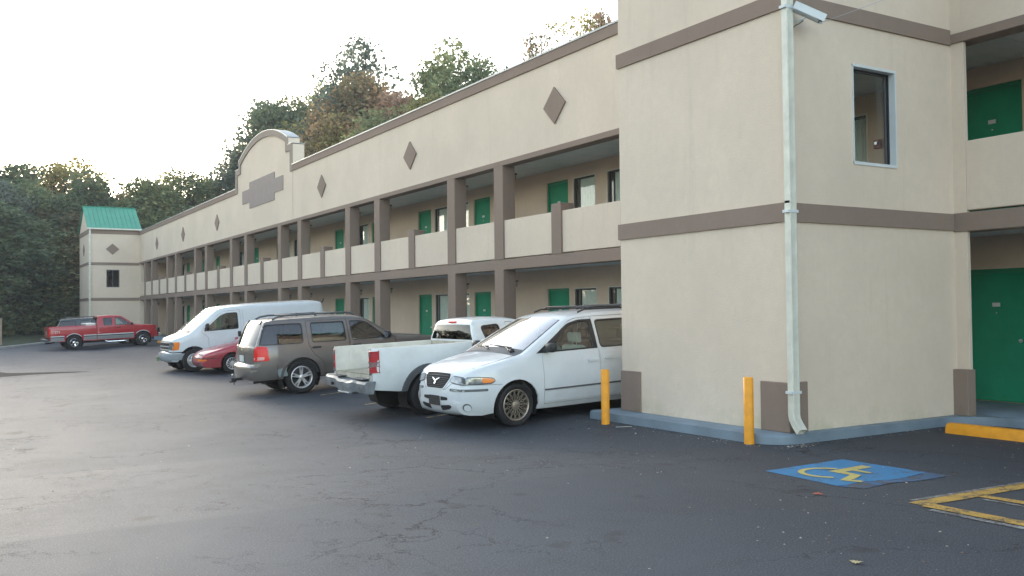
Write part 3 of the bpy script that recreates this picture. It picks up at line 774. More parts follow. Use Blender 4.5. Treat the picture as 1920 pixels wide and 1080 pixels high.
tag(o, 'thin white strip of litter on the asphalt beside the left bollard', 'litter')
bm = bmesh.new()
for i in range(1250):
    if i >= 900:                                       # crumbs washed against the kerb and under the downspout
        if i % 5 == 0: x = rnd.gauss(8.85, .18); y = rnd.gauss(7.98, .06)
        elif i % 2: x = rnd.uniform(8.3, 8.55); y = rnd.uniform(8.2, 11.9)
        else: x = rnd.uniform(8.8, 12); y = rnd.uniform(7.9, 8.1)
        if x > 8.56 and y > 8.12: continue
    elif i < 620: x = rnd.uniform(5.0, 12); y = rnd.uniform(3.2, 12.5)
    else: x = rnd.uniform(-2, 8); y = rnd.uniform(4, 24)
    if i < 900 and x > 8.5 and y > 8: continue
    s = rnd.choice([.005, .006, .008, .010, .013]) if i % 40 else .022; z = gz(x, y)+.004; a = rnd.uniform(0, 6.3)
    v = [bm.verts.new((x+s*rnd.uniform(.5, 1.3)*math.cos(a+k*1.57), y+s*rnd.uniform(.5, 1.3)*math.sin(a+k*1.57), z+rnd.uniform(0, s*.7))) for k in range(4)]
    t = bm.verts.new((x, y, z+s*.8))
    for k in range(4):
        f = bm.faces.new((v[k], v[(k+1) % 4], t)); f.material_index = i % 3
tag(fin('scattered_grit', bm, [mat('grit_pale', (.35, .34, .30), .9), mat('grit_brown', (.16, .11, .07), .9), mat('grit_grey', (.16, .16, .16), .9)]), 'pale grit and leaf crumbs strewn over the asphalt', 'debris', kind='stuff')
# ------------------------------------------------------------------ vehicles
class Shell:
    def __init__(s, chain, sec, plan, rr=.10, it=2):
        c = chaikin(chain, it); out = [c[0]]
        for a, b in zip(c, c[1:]):                         # resample long spans
            n = max(1, int(math.hypot(b[0]-a[0], b[1]-a[1])/.05))
            for k in range(1, n+1): out.append(a+(b-a)*k/n)
        s.C = np.array(out); s.sec = chaikin(sec, 2); s.plan = chaikin(plan, 2); s.rr = rr
        s.sx = s.sec[:, 0]; s.sy = s.sec[:, 1]
        o = np.argsort(s.plan[:, 0]); s.px = s.plan[o, 0]; s.py = s.plan[o, 1]
        X, Z = s.C[:, 0], s.C[:, 1]
        s.tx = np.linspace(X.min(), X.max(), 900); s.tz = np.full(900, -1.)
        for a, b in zip(s.C, s.C[1:]):
            lo, hi = min(a[0], b[0]), max(a[0], b[0]); m = (s.tx >= lo-1e-6) & (s.tx <= hi+1e-6)
            if m.any():
                t = (s.tx[m]-a[0])/(b[0]-a[0]) if abs(b[0]-a[0]) > 1e-6 else 0
                s.tz[m] = np.maximum(s.tz[m], a[1]+(b[1]-a[1])*t)
        s.tz[s.tz < 0] = .5
    def top(s, x): return float(np.interp(x, s.tx, s.tz))
    def y(s, x, z):
        d = max(0., s.top(x)-z); v = np.interp(z, s.sx, s.sy)-np.interp(x, s.px, s.py)
        if d < s.rr: v -= s.rr*.65*(1-math.sqrt(max(0, 1-(1-d/s.rr)**2)))
        return float(v)
    def side(s, sg): return lambda u, v, d: (u, sg*(s.y(u, v)+d), v)
    def normals(s):
        d = np.gradient(s.C[:, :2], axis=0); l = np.hypot(d[:, 0], d[:, 1])+1e-9
        return np.stack([d[:, 1]/l, -d[:, 0]/l], 1)
    def strip(s, pred, nt=28, i0=0, i1=None, bml=None):
        """faces of the top strip; pred(x,z,t,i)-> key or None"""
        N = s.normals(); C = s.C; i1 = i1 or len(C); bms = bml if bml is not None else {}
        ts = [math.sin(math.pi/2*(-1+2*k/nt)) for k in range(nt+1)]; V = {}
        def P(i, k):
            t = ts[k]; ye = s.y(C[i, 0], C[i, 1]); c = C[i, 2]*(1-abs(t)**2.3)
            return (C[i, 0]+N[i, 0]*c, t*ye, C[i, 1]+N[i, 1]*c)
        for i in range(i0, i1-1):
            for k in range(nt):
                tm = (ts[k]+ts[k+1])/2; key = pred((C[i, 0]+C[i+1, 0])/2, (C[i, 1]+C[i+1, 1])/2, tm, i)
                if key is None: continue
                if key not in bms: bms[key] = bmesh.new()
                vs = []
                for (a, b) in ((i, k), (i+1, k), (i+1, k+1), (i, k+1)):
                    kk = (key, a, b)
                    if kk not in V: V[kk] = bms[key].verts.new(P(a, b))
                    vs.append(V[kk])
                bms[key].faces.new(vs)
        return bms
    def nose(s, sg, rear=False, zr=(.25, 1.0)):
        """(q,z,d): q runs from the centre line outwards round the corner on side sg"""
        C = s.C; N = s.normals(); n = len(C); idx = range(n) if not rear else range(n-1, -1, -1)
        zs, xs, cs, nx, nz = [], [], [], [], []
        last = -9
        for i in idx:
            if C[i, 1] > last+1e-4:
                zs.append(C[i, 1]); xs.append(C[i, 0]); cs.append(C[i, 2]); nx.append(N[i, 0]); nz.append(N[i, 1]); last = C[i, 1]
            if C[i, 1] > zr[1]+.3: break
        def f(q, z, d):
            x = float(np.interp(z, zs, xs)); c = float(np.interp(z, zs, cs)); a = float(np.interp(z, zs, nx)); b = float(np.interp(z, zs, nz))
            ye = s.y(x, z)
            aq = abs(q)
            if aq <= ye:
                t = aq/ye; cc = c*(1-t**2.3)+d
                return (x+a*cc, math.copysign(1, q)*sg*aq, z+b*cc)
            e = aq-ye; xx = x-e*(1 if not rear else -1)
            return (xx, math.copysign(1, q)*sg*(s.y(xx, z)+d), z)
        return f

def arch(cx, r, z0, zc, n=14):
    """points of a wheel arch going from rear to front along the bottom line, centre (cx,zc)"""
    a0 = math.asin(min(1, max(-1, (zc-z0)/r)))
    return [(cx-r*math.cos(a), zc+r*math.sin(a)) for a in np.linspace(-a0, math.pi+a0, n)]

def wheel(parent, x, y, r, wd, rimr, style, sg, steer=0, m=ALLOY):
    """sg: side the outer face looks to (+1 left, -1 right)"""
    w_ = empty('wheel', (x, y, r), 0, parent); w_.rotation_euler = (0, 0, steer)
    bm = bmesh.new(); h = wd/2
    lathe(bm, [(rimr, -h*.7), (rimr+.015, -h*.86), (rimr+(r-rimr)*.55, -h), (r-.03, -h*.93), (r-.006, -h*.78), (r, -h*.5), (r, h*.5), (r-.006, h*.78), (r-.03, h*.93), (rimr+(r-rimr)*.55, h), (rimr+.015, h*.86), (rimr, h*.7)], 40)
    fin('tyre', bm, TYRE, w_, True, 30)
    bm = bmesh.new(); k = sg
    lathe(bm, [(rimr+.006, k*h*.80), (rimr-.004, k*h*.84), (rimr-.016, k*h*.76), (rimr-.022, k*h*.4), (rimr-.03, -k*h*.1)], 40)
    rm = fin('rim', bm, m, w_, True, 40)
    bm = bmesh.new(); lathe(bm, [(rimr-.01, k*h*.05), (.05, k*h*.05), (0, k*h*.05)], 24); fin('brake_disc', bm, DARK, w_)
    def bar(p, q, w0, w1, t0, t1, y0, y1, bm):      # spoke bar from radius-angle p to q
        (r0, a0), (r1, a1) = p, q
        P0 = Vector((r0*math.cos(a0), 0, r0*math.sin(a0))); P1 = Vector((r1*math.cos(a1), 0, r1*math.sin(a1)))
        d = (P1-P0).normalized(); n = Vector((-d.z, 0, d.x)); A = []
        for Pt, ww, yy, tt in ((P0, w0, y0, t0), (P1, w1, y1, t1)):
            A.append([bm.verts.new((Pt+n*ww/2*.7)+Vector((0, k*yy, 0))), bm.verts.new((Pt-n*ww/2*.7)+Vector((0, k*yy, 0))), bm.verts.new((Pt-n*ww/2)+Vector((0, k*(yy-tt), 0))), bm.verts.new((Pt+n*ww/2)+Vector((0, k*(yy-tt), 0)))])
        for i in range(4): bm.faces.new((A[0][i], A[0][(i+1) % 4], A[1][(i+1) % 4], A[1][i]))
        bm.faces.new(A[0]); bm.faces.new(A[1][::-1])
    bm = bmesh.new(); yo = h*.80; T = 2*math.pi
    if style == 'lace':
        n = 15
        for i in range(n):
            for s_ in (1, -1):
                a = T*i/n; bar((.055, a), (rimr*.62, a+s_*.33), .013, .011, .015, .015, yo*.80, yo*.86, bm); bar((rimr*.62, a+s_*.33), (rimr-.01, a+s_*.12), .011, .014, .015, .02, yo*.86, yo*.95, bm)
        lathe(bm, [(.062, k*yo*.6), (.06, k*yo*.84), (.045, k*yo*.9), (0, k*yo*.92)], 20)
        for i in range(5): a = T*i/5+.3; lathe(bm, [(.010, k*yo*.7), (.010, k*yo*.93), (0, k*yo*.95)], 6, 'Y', (.062*math.cos(a), 0, .062*math.sin(a)))
    elif style == 'five':
        for i in range(5):
            a = T*i/5+R(90)
            for s_ in (1, -1): bar((.05, a+s_*.35), (rimr-.01, a+s_*.13), .030, .030, .03, .05, yo*.85, yo*.95, bm)
            bar((.04, a), (rimr*.62, a), .05, .02, .03, .03, yo*.70, yo*.78, bm)
        lathe(bm, [(.06, k*yo*.6), (.055, k*yo*.92), (.04, k*yo), (0, k*yo*1.02)], 20)
    elif style == 'multi':
        for i in range(12): a = T*i/12; bar((.05, a), (rimr-.01, a+.12), .026, .034, .02, .03, yo*.8, yo*.95, bm)
        lathe(bm, [(.07, k*yo*.6), (.065, k*yo*.85), (0, k*yo*.95)], 20)
    elif style == 'steel':       # disc wheel with slots, hub cap
        lathe(bm, [(rimr-.015, k*yo*.55), (rimr*.86, k*yo*.35), (rimr*.70, k*yo*.62), (rimr*.5, k*yo*.70), (rimr*.38, k*yo*.50), (.0, k*yo*.50)], 32)
        lathe(bm, [(rimr*.34, k*yo*.5), (rimr*.33, k*yo*.9), (rimr*.2, k*yo*1.0), (0, k*yo*1.02)], 20)
    elif style == 'slot':        # chrome wheel with round slots
        for i in range(5): a = T*i/5; bar((.05, a), (rimr-.01, a), .10, .085, .03, .05, yo*.62, yo*.85, bm)
        lathe(bm, [(.075, k*yo*.4), (.07, k*yo*.95), (.05, k*yo*1.05), (0, k*yo*1.06)], 20)
    fin('spokes' if style not in ('steel',) else 'wheel_disc', bm, m, w_, True, 35)
    return w_

class Car:
    def __init__(s, name, label, cat, o, deg, wb, sh, body, track=.78, group=None):
        s.root = empty(name, (o[0], o[1], 0), R(deg)); tag(s.root, label, cat, group); s.sh = sh; s.m = body; s.wb = wb
        f = gz(*o); bx, by = o[0]-wb*math.cos(R(deg)), o[1]-wb*math.sin(R(deg)); b = gz(bx, by)
        s.root.location.z = f
        s.root.rotation_euler = (0, -math.atan((f-b)/wb), R(deg)); s.track = track
    def part(s, name, bm, m, smooth=True, ang=38, parent=None): return fin(name, bm, m, parent or s.root, smooth, ang)
    def side_panel(s, name, outline, holes=(), sg=1, m=None, flange=.025, d=0, step=.07, parent=None):
        bm = bmesh.new(); panel(bm, outline, holes, s.sh.side(sg), step, flange, d); return s.part(name, bm, m or s.m, parent=parent)
    def nose_panel(s, name, outline, sg=1, m=None, rear=False, d=.004, flange=.02, holes=(), step=.04, parent=None):
        bm = bmesh.new(); panel(bm, outline, holes, s.sh.nose(sg, rear), step, flange, d); return s.part(name, bm, m, parent=parent)
    def nose_both(s, name, outline, m, rear=False, **k):
        return [s.nose_panel(name, outline, sg, m, rear, **k) for sg in (1, -1)]
    def doors(s, defs, glassm, m=None, sides=(1, -1), handle=BLACKP, hz=None):
        for sg in sides:
            for outline, wins, hpos in defs:
                g = shrink(outline, .008); d = s.side_panel('door', g, wins, sg, m or s.m)
                for wn in wins:
                    s.side_panel('window_glass', shrink(wn, -.004), (), sg, glassm, 0, -.014, parent=d)
                    ol = shrink(wn, -.012); s.side_panel('window_seal', ol, [shrink(wn, .008)], sg, BLACKP, .012, .003, parent=d)
                if hpos:
                    bm = bmesh.new(); x, z = hpos; yy = s.sh.y(x, z)
                    pts = rpoly([(x-.10, z-.022), (x+.10, z-.022), (x+.10, z+.022), (x-.10, z+.022)], .02, 3)
                    prism(bm, pts, s.sh.side(sg), .006, .028); bmesh.ops.recalc_face_normals(bm, faces=bm.faces)
                    s.part('door_handle', bm, handle, parent=d)
    def fixed(s, wins, glassm, sides=(1, -1), name='quarter_window', seal=True):
        for sg in sides:
            for wn in wins:
                g = s.side_panel(name, shrink(wn, -.006), (), sg, glassm, 0, -.010)
                if seal: s.side_panel('window_seal', shrink(wn, -.012), [shrink(wn, .008)], sg, BLACKP, .012, .003)
    def underbody(s, x0, x1, z0=.24, z1=.48, w_=.60):
        boxes('underbody', [(x0, x1, -w_, w_, z0, z1)], DARK, s.root)
    def liners(s, xs, r, y0=.45):
        for x, zc in xs:
            for sg in (1, -1):
                bm = bmesh.new(); A = [bm.verts.new((px, sg*y0, pz)) for px, pz in arch(x, r, .15, zc, 16)]; B = [bm.verts.new((px, sg*(s.sh.y(px, max(pz, .3))-.015), pz)) for px, pz in arch(x, r, .15, zc, 16)]
                for i in range(15): bm.faces.new((A[i], A[i+1], B[i+1], B[i]))
                bm.faces.new(A); s.part('wheel_well', bm, DARK)
    def tub(s, x0, x1, zb, z0=.45, m=None):
        """dark cabin lining below the belt, open at the top"""
        bm = bmesh.new(); n = 10; L = []; 
        for sg in (1, -1):
            top = [bm.verts.new((x0+(x1-x0)*i/n, sg*(s.sh.y(x0+(x1-x0)*i/n, zb)-.06), zb)) for i in range(n+1)]; bot = [bm.verts.new((v.co.x, v.co.y*.96, z0)) for v in top]; L.append((top, bot))
            for i in range(n): bm.faces.new((top[i], top[i+1], bot[i+1], bot[i]))
        for i in range(n): bm.faces.new((L[0][1][i], L[0][1][i+1], L[1][1][i+1], L[1][1][i]))
        for i in (0, n): bm.faces.new((L[0][0][i], L[0][1][i], L[1][1][i], L[1][0][i]))
        s.part('cabin_lining', bm, m or SEATD, False)
    def seats(s, xs, m, zb=1.0, y=.38, hr=True, scale=1):
        for x in xs:
            for sg in (1, -1):
                bm = bmesh.new()
                ol = rpoly([(x-.52, .50), (x-.06, .44), (x+.0, .56), (x-.30, .60), (x-.42, zb+.12*scale), (x-.50, zb+.14*scale), (x-.62, zb+.05)], .06, 3)
                prism(bm, ol, lambda u, v, d: (u, sg*y+d, v), -.23, .23)
                if hr:
                    h = rpoly([(x-.56, zb+.17), (x-.46, zb+.17), (x-.44, zb+.33), (x-.54, zb+.35)], .04, 3); prism(bm, h, lambda u, v, d: (u, sg*y+d, v), -.12, .12)
                    for q in (-.05, .05): tube(bm, [(x-.50, sg*y+q, zb+.10), (x-.505, sg*y+q, zb+.20)], .007, 6)
                bmesh.ops.recalc_face_normals(bm, faces=bm.faces); s.part('seat', bm, m)
    def dash(s, x, z, y=.70):
        bm = bmesh.new(); ol = rpoly([(x+.25, z-.02), (x+.25, z-.3), (x-.30, z-.35), (x-.35, z-.08), (x-.20, z+.02)], .06, 3)
        prism(bm, ol, lambda u, v, d: (u, d, v), -y, y); bmesh.ops.recalc_face_normals(bm, faces=bm.faces); s.part('dashboard', bm, BLACKP)
        bm = bmesh.new(); c = Vector((x-.48, .37, z-.02)); pts = []
        for k in range(21):
            a = 2*math.pi*k/20; pts.append(c+Vector((.08*math.sin(a), .19*math.cos(a), .17*math.sin(a))))
        tube(bm, pts, .014, 6, False); s.part('steering_wheel', bm, BLACKP)
    def mirror(s, x, z, m=BLACKP, size=(.09, .22, .15), sides=(1, -1)):
        for sg in sides:
            bm = bmesh.new(); yy = s.sh.y(x, z)
            bmesh.ops.create_uvsphere(bm, u_segments=18, v_segments=12, radius=.5)
            for v in bm.verts:
                c = v.co; c.x = math.copysign(abs(c.x*2)**.7/2, c.x); c.y = math.copysign(abs(c.y*2)**.7/2, c.y); c.z = math.copysign(abs(c.z*2)**.7/2, c.z)
                if c.x < -.22: c.x = -.22
                v.co = Vector((x+c.x*size[0]*1.4, sg*(yy+.05+size[1]/2+c.y*size[1]), z+.06+c.z*size[2]))
            tube(bm, [(x+.03, sg*(yy-.02), z), (x+.01, sg*(yy+.09), z+.03)], .035, 8)
            mr = s.part('side_mirror', bm, m)
            bm = bmesh.new(); gx = x-.22*size[0]*1.4-.002; cy = sg*(yy+.05+size[1]/2)
            prism(bm, rpoly([(cy-size[1]*.40, z+.06-size[2]*.36), (cy+size[1]*.40, z+.06-size[2]*.36), (cy+size[1]*.40, z+.06+size[2]*.36), (cy-size[1]*.40, z+.06+size[2]*.36)], .03, 3), lambda u, v, d: (gx-d, u, v), 0, .002)
            s.part('mirror_glass', bm, CHROME, False, parent=mr)
    def wheels(s, xs, r, wd, rimr, style, m, steer=0):
        for x in xs:
            for sg in (1, -1): wheel(s.root, x, sg*s.track, r, wd, rimr, style, sg, steer if x == 0 else 0, m)
    def strips(s, pred, mats, nt=28, **k):
        bms = s.sh.strip(pred, nt, **k); out = {}
        for key, bm in bms.items():
            nm, m = mats[key]; out[key] = s.part(nm, bm, m, True, 45)
        return out
    def plate(s, x, z, rear=True, w_=.30, h=.15, y=0, m=PLATE, tilt=0, txt=True):
        e = fin_plate = None
        sg = -1 if rear else 1
        bm = bmesh.new(); prism(bm, rpoly([(y-w_/2, z-h/2), (y+w_/2, z-h/2), (y+w_/2, z+h/2), (y-w_/2, z+h/2)], .015, 2), lambda u, v, d: (x+sg*d, u, v), 0, .006)
        bmesh.ops.recalc_face_normals(bm, faces=bm.faces); return s.part('licence_plate', bm, m, False)

def bars(c, name, segs, r, m, parent=None, seg=8):
    bm = bmesh.new()
    for p in segs: tube(bm, p, r, seg)
    return c.part(name, bm, m, parent=parent)

WHITEP = paint('white_paint', (.66, .71, .74), .34, .10); WHITEV = paint('van_white_paint', (.64, .71, .75), .38, .12); WHITET = paint('truck_white_paint', (.68, .74, .76), .42, .16)
TAUPEP = paint('grey_brown_metallic', (.152, .140, .134), .36, .10, .45); REDP = paint('red_paint', (.40, .012, .022), .30, .06); REDC = paint('coupe_red_paint', (.36, .015, .035), .34, .10)
TEALP = paint('dark_teal_paint', (.03, .055, .07), .32, .05); BUMPG = mat('bumper_grey', (.30, .34, .37), .45, var=.15, vsc=4); SILV = paint('silver_lower_paint', (.34, .36, .37), .36, .10, .5)
STEELB = mat('bent_steel_bumper', (.24, .27, .29), .5, metal=.25, var=.45, vsc=7)

# ================================================================= white minivan (nose towards the lane)
def minivan():
    ch = [(.70, .22, .02), (.82, .25, .03), (.87, .36, .05), (.87, .50, .06), (.855, .60, .065), (.83, .68, .065), (.79, .80, .06), (.71, .87, .05), (.55, .935, .055), (.20, 1.01, .055), (-.12, 1.075, .05), (-.20, 1.095, .05),
          (-.23, 1.11, .06), (-1.14, 1.60, .06), (-1.32, 1.655, .045), (-1.8, 1.695, .035), (-2.6, 1.70, .035), (-3.5, 1.68, .035), (-3.80, 1.63, .03), (-3.88, 1.58, .03), (-4.02, 1.12, .06), (-4.08, .95, .06), (-4.12, .66, .05), (-4.14, .50, .04), (-4.08, .26, .02)]
    sec = [(.15, .86), (.24, .895), (.34, .935), (.55, .965), (.75, .965), (.95, .945), (1.08, .915), (1.3, .84), (1.5, .765), (1.66, .70), (1.75, .64)]
    plan = [(-4.2, .14), (-4.0, .05), (-3.4, .005), (-3, 0), (-.6, 0), (.0, .02), (.35, .07), (.62, .16), (.78, .27), (.88, .39), (.95, .47)]
    sh = Shell(ch, sec, plan, .09)
    c = Car('minivan', 'white minivan with lattice alloy wheels, nose out beside the near tower and yellow bollard', 'minivan', MV[0], MV[1], 3.03, sh, WHITEP, .80)
    wb = 3.03; zb = .235
    dlo_f = rpoly([(-.22, 1.085), (-1.48, 1.115), (-1.50, 1.60), (-1.30, 1.60), (-1.05, 1.545)], [.02, .03, .04, .08, .06], 3)
    fd = rpoly([(-.50, .30), (-.50, 1.06), (-.56, 1.15), (-1.16, 1.565), (-1.32, 1.61), (-1.66, 1.63), (-1.66, .30)], [.04, .02, .02, .05, .05, .02, .04], 3)
    fwn = rpoly([(-.63, 1.115), (-1.58, 1.125), (-1.58, 1.56), (-1.36, 1.555), (-1.16, 1.50)], [.02, .04, .05, .07, .06], 3)
    sd = rpoly([(-1.67, .30), (-1.67, 1.63), (-2.60, 1.64), (-2.60, 1.1), (-2.62, .30)], .03, 3)
    swn = rpoly([(-1.72, 1.125), (-2.52, 1.125), (-2.50, 1.565), (-1.73, 1.56)], .06, 3)
    qwn = rpoly([(-2.68, 1.125), (-3.78, 1.14), (-3.68, 1.53), (-3.5, 1.56), (-2.66, 1.565)], [.04, .06, .07, .07, .05], 3)
    bottom = [(-4.08, .26), (-3.5, zb)]+arch(-wb, .385, zb+.01, .33)+[(-2.4, zb), (-.6, zb)]+arch(0, .395, zb+.005, .335)+[(.55, .215), (.66, .22)]
    out = bottom+[(p[0], p[1]) for p in sh.C[1:-1]]
    for sg in (1, -1): c.side_panel('body_side', out, [fd, sd, qwn], sg)
    # black band round the side glass
    for sg in (1, -1):
        o = rpoly([(-.40, 1.095), (-1.65, 1.11), (-1.66, 1.585), (-1.38, 1.585), (-1.14, 1.53)], [.01, .01, .01, .08, .06], 3)
        c.side_panel('window_surround', o, [shrink(fwn, .004)], sg, BLACKP, .01, .004)
    c.doors([(fd, [fwn], (-1.50, .93)), (sd, [swn], (-1.86, .95))], GL_CLEAR, handle=WHITEP)
    c.fixed([qwn], GL_DARK)
    for sg in (1, -1): c.side_panel('window_tint', swn, (), sg, GL_DARK, 0, -.02)
    def pred(x, z, t, i):
        if -1.12 < x < -.25 and 1.12 < z: return 'ws' if abs(t) < .89 else (('seal' if t > 0 else 'seal2') if abs(t) < .925 else 'body')
        if x < -3.9 and 1.14 < z < 1.56: return 'rw' if abs(t) < .86 else 'body'
        if -.25 <= x <= -.08 and abs(t) < .93 and 1.05 < z: return 'cowl'
        return 'body'
    c.strips(pred, {'body': ('body_shell', WHITEP), 'ws': ('windshield', GL_WS), 'rw': ('rear_window', GL_DARK), 'cowl': ('cowl_grille', GREYP), 'seal': ('windshield_seal', BLACKP), 'seal2': ('windshield_seal', BLACKP)}, 32)
    c.underbody(-4.0, .50, .20, .45, .55); c.liners([(0, .335), (-wb, .33)], .395); c.tub(-3.9, -.20, 1.06)
    c.seats([-1.10], SEAT, 1.02, .37); c.seats([-1.95, -2.85], SEATD, 1.05, .40); c.dash(-.55, 1.04, .72)
    c.wheels([0, -wb], .332, .225, .236, 'lace', BRONZE)
    # front end
    g = rpoly([(-.25, .605), (.25, .605), (.37, .77), (.34, .815), (-.34, .815), (-.37, .77)], [.05, .05, .03, .03, .03, .03], 3)
    gr = c.nose_panel('grille', g, 1, DARK, d=.006, flange=.03)
    for k in range(7):
        z = .625+k*.026; hw = .235+.12*(z-.605)/.2
        c.nose_panel('grille_bar', [(-hw, z), (hw, z), (hw, z+.005), (-hw, z+.005)], 1, GREYP, d=.014, flange=.008, parent=gr)
    c.nose_panel('grille_surround', shrink(g, -.012), 1, WHITEP, d=.012, flange=.02, holes=[shrink(g, .002)])
    em = [(-.12, .755), (-.04, .738), (-.015, .722), (.015, .722), (.04, .738), (.12, .755), (.05, .722), (.02, .705), (.028, .675), (.0, .655), (-.022, .672), (-.005, .70), (-.05, .722)]
    c.nose_panel('emblem', em, 1, CHROME, d=.026, flange=.01, parent=gr)
    hl = rpoly([(.385, .715), (.41, .79), (.80, .795), (1.0, .775), (1.04, .735), (.98, .70), (.6, .695)], .025, 3)
    for sg in (1, -1):
        q = c.nose_panel('headlight', hl, sg, LENS, d=.008, flange=.02)
        c.nose_panel('turn_signal', rpoly([(.84, .71), (.84, .787), (.985, .77), (1.025, .738), (.97, .71)], .02, 3), sg, AMBER, d=.0125, flange=.004, parent=q)
        c.nose_panel('lamp_divider', [(.60, .705), (.60, .788), (.625, .788), (.625, .705)], sg, GREYP, d=.012, flange=.004, parent=q)
        c.nose_panel('headlight_seal', shrink(hl, -.010), sg, BLACKP, d=.003, flange=.01, holes=[shrink(hl, .004)], parent=q)
        c.nose_panel('marker_strip', rpoly([(.40, .585), (.40, .622), (.92, .622), (.92, .585)], .015, 3), sg, GREYP, d=.004, flange=.01)
        c.nose_panel('marker_lens', rpoly([(.43, .592), (.43, .615), (.88, .615), (.88, .592)], .01, 3), sg, LENS, d=.008, flange=.004)
        fg = [(.672+.098*math.cos(a), .345+.068*math.sin(a)) for a in np.linspace(0, 2*math.pi, 18)[:-1]]
        nf = sh.nose(sg); cc = Vector(nf(.66, .345, .004)); du = (Vector(nf(.70, .345, .004))-Vector(nf(.62, .345, .004))).normalized(); dv = (Vector(nf(.66, .37, .004))-Vector(nf(.66, .32, .004))).normalized(); no = du.cross(dv)*(1 if sg > 0 else 1)
        if no.x < 0: no = -no
        for nm_, m_, ru, rv, d0, d1, ou, ov in (('fog_light_recess', GREYP, .070, .062, -.004, .004, .012, 0), ('fog_light', WHITEP, .058, .050, .0, .009, .018, -.008)):
            bm = bmesh.new(); prism(bm, [(ou+ru*math.cos(t), ov+rv*math.sin(t)) for t in np.linspace(0, 6.283, 25)[:-1]], lambda u, v, d: cc+du*u+dv*v+no*d, d0, d1); bmesh.ops.recalc_face_normals(bm, faces=bm.faces); c.part(nm_, bm, m_)
        c.nose_panel('air_intake', rpoly([(.16, .30), (.38, .325), (.44, .36), (.40, .385), (.16, .37)], .02, 3), sg, DARK, d=.004, flange=.01)
        c.nose_panel('air_intake', rpoly([(.18, .44), (.35, .45), (.35, .49), (.18, .50)], .015, 3), sg, DARK, d=.004, flange=.01)
        # hood shut line and bumper line
        c.side_panel('side_moulding', [(-.51, .515), (-3.95, .535), (-3.95, .56), (-.51, .54)], (), sg, GREYP, .01, .012)
        for k in range(4): c.side_panel('sill_ridge', [(-.51, .275+k*.022), (-2.62, .275+k*.022), (-2.62, .284+k*.022), (-.51, .284+k*.022)], (), sg, WHITEP, .006, .010)
        # wheel arch lip
        lip = arch(0, .425, .24, .335, 20); li = arch(0, .393, .24, .335, 20); c.side_panel('arch_lip', lip+li[::-1], (), sg, WHITEP, .02, .010)
    c.nose_panel('bumper_seam', [(-1.15, .672), (-.42, .690), (-.30, .600), (.30, .600), (.42, .690), (1.15, .672), (1.15, .678), (.42, .696), (.30, .607), (-.30, .607), (-.42, .696), (-1.15, .678)], 1, GREYP, d=.002, flange=.004)
    # hood shut lines
    for sg in (1, -1): bars(c, 'hood_seam', [[(x, sg*(sh.y(x, sh.top(x))*.90+.0), sh.top(x)+.012) for x in (.62, .45, .2, -.12)]], .004, GREYP)
    # plate without characters: dark front plate bracket
    bm = bmesh.new(); prism(bm, rpoly([(-.16, .36), (.16, .36), (.16, .51), (-.16, .51)], .02, 2), lambda u, v, d: (.932+d-.03*abs(u)*2, u, v), 0, .012); c.part('plate_bracket', bm, BLACKP, False)
    c.mirror(-.58, 1.12, BLACKP, (.10, .22, .15))
    # wipers
    bars(c, 'wiper', [[(-.25, .45, 1.185), (-.27, .10, 1.205), (-.31, -.25, 1.215)], [(-.17, .50, 1.15), (-.25, .30, 1.19)]], .011, BLACKP); bars(c, 'wiper', [[(-.25, -.2, 1.20), (-.30, -.60, 1.19)], [(-.17, -.1, 1.16), (-.27, -.4, 1.20)]], .011, BLACKP)
    bm = bmesh.new(); bmesh.ops.create_uvsphere(bm, u_segments=12, v_segments=8, radius=.04); bmesh.ops.translate(bm, verts=bm.verts, vec=(-.18, .56, 1.14)); c.part('wiper_hub', bm, BLACKP)
    # roof rack
    for sg in (1, -1): bars(c, 'roof_rail', [[(x, sg*.60, 1.745) for x in (-1.65, -3.5)], [(-1.50, sg*.60, 1.70), (-1.65, sg*.60, 1.745)]], .015, BLACKP)
    for x in (-1.75, -2.6, -3.4): bars(c, 'roof_crossbar', [[(x, -.62, 1.755), (x, -.55, 1.785), (x, .55, 1.785), (x, .62, 1.755)]], .017, BLACKP)
    for sg in (1, -1): c.nose_panel('tail_light', rpoly([(.62, .85), (.62, 1.12), (.92, 1.12), (.92, .85)], .03), sg, RED_L, rear=True, d=.006)
    return c
MV = ((7.42, 13.16), 184)
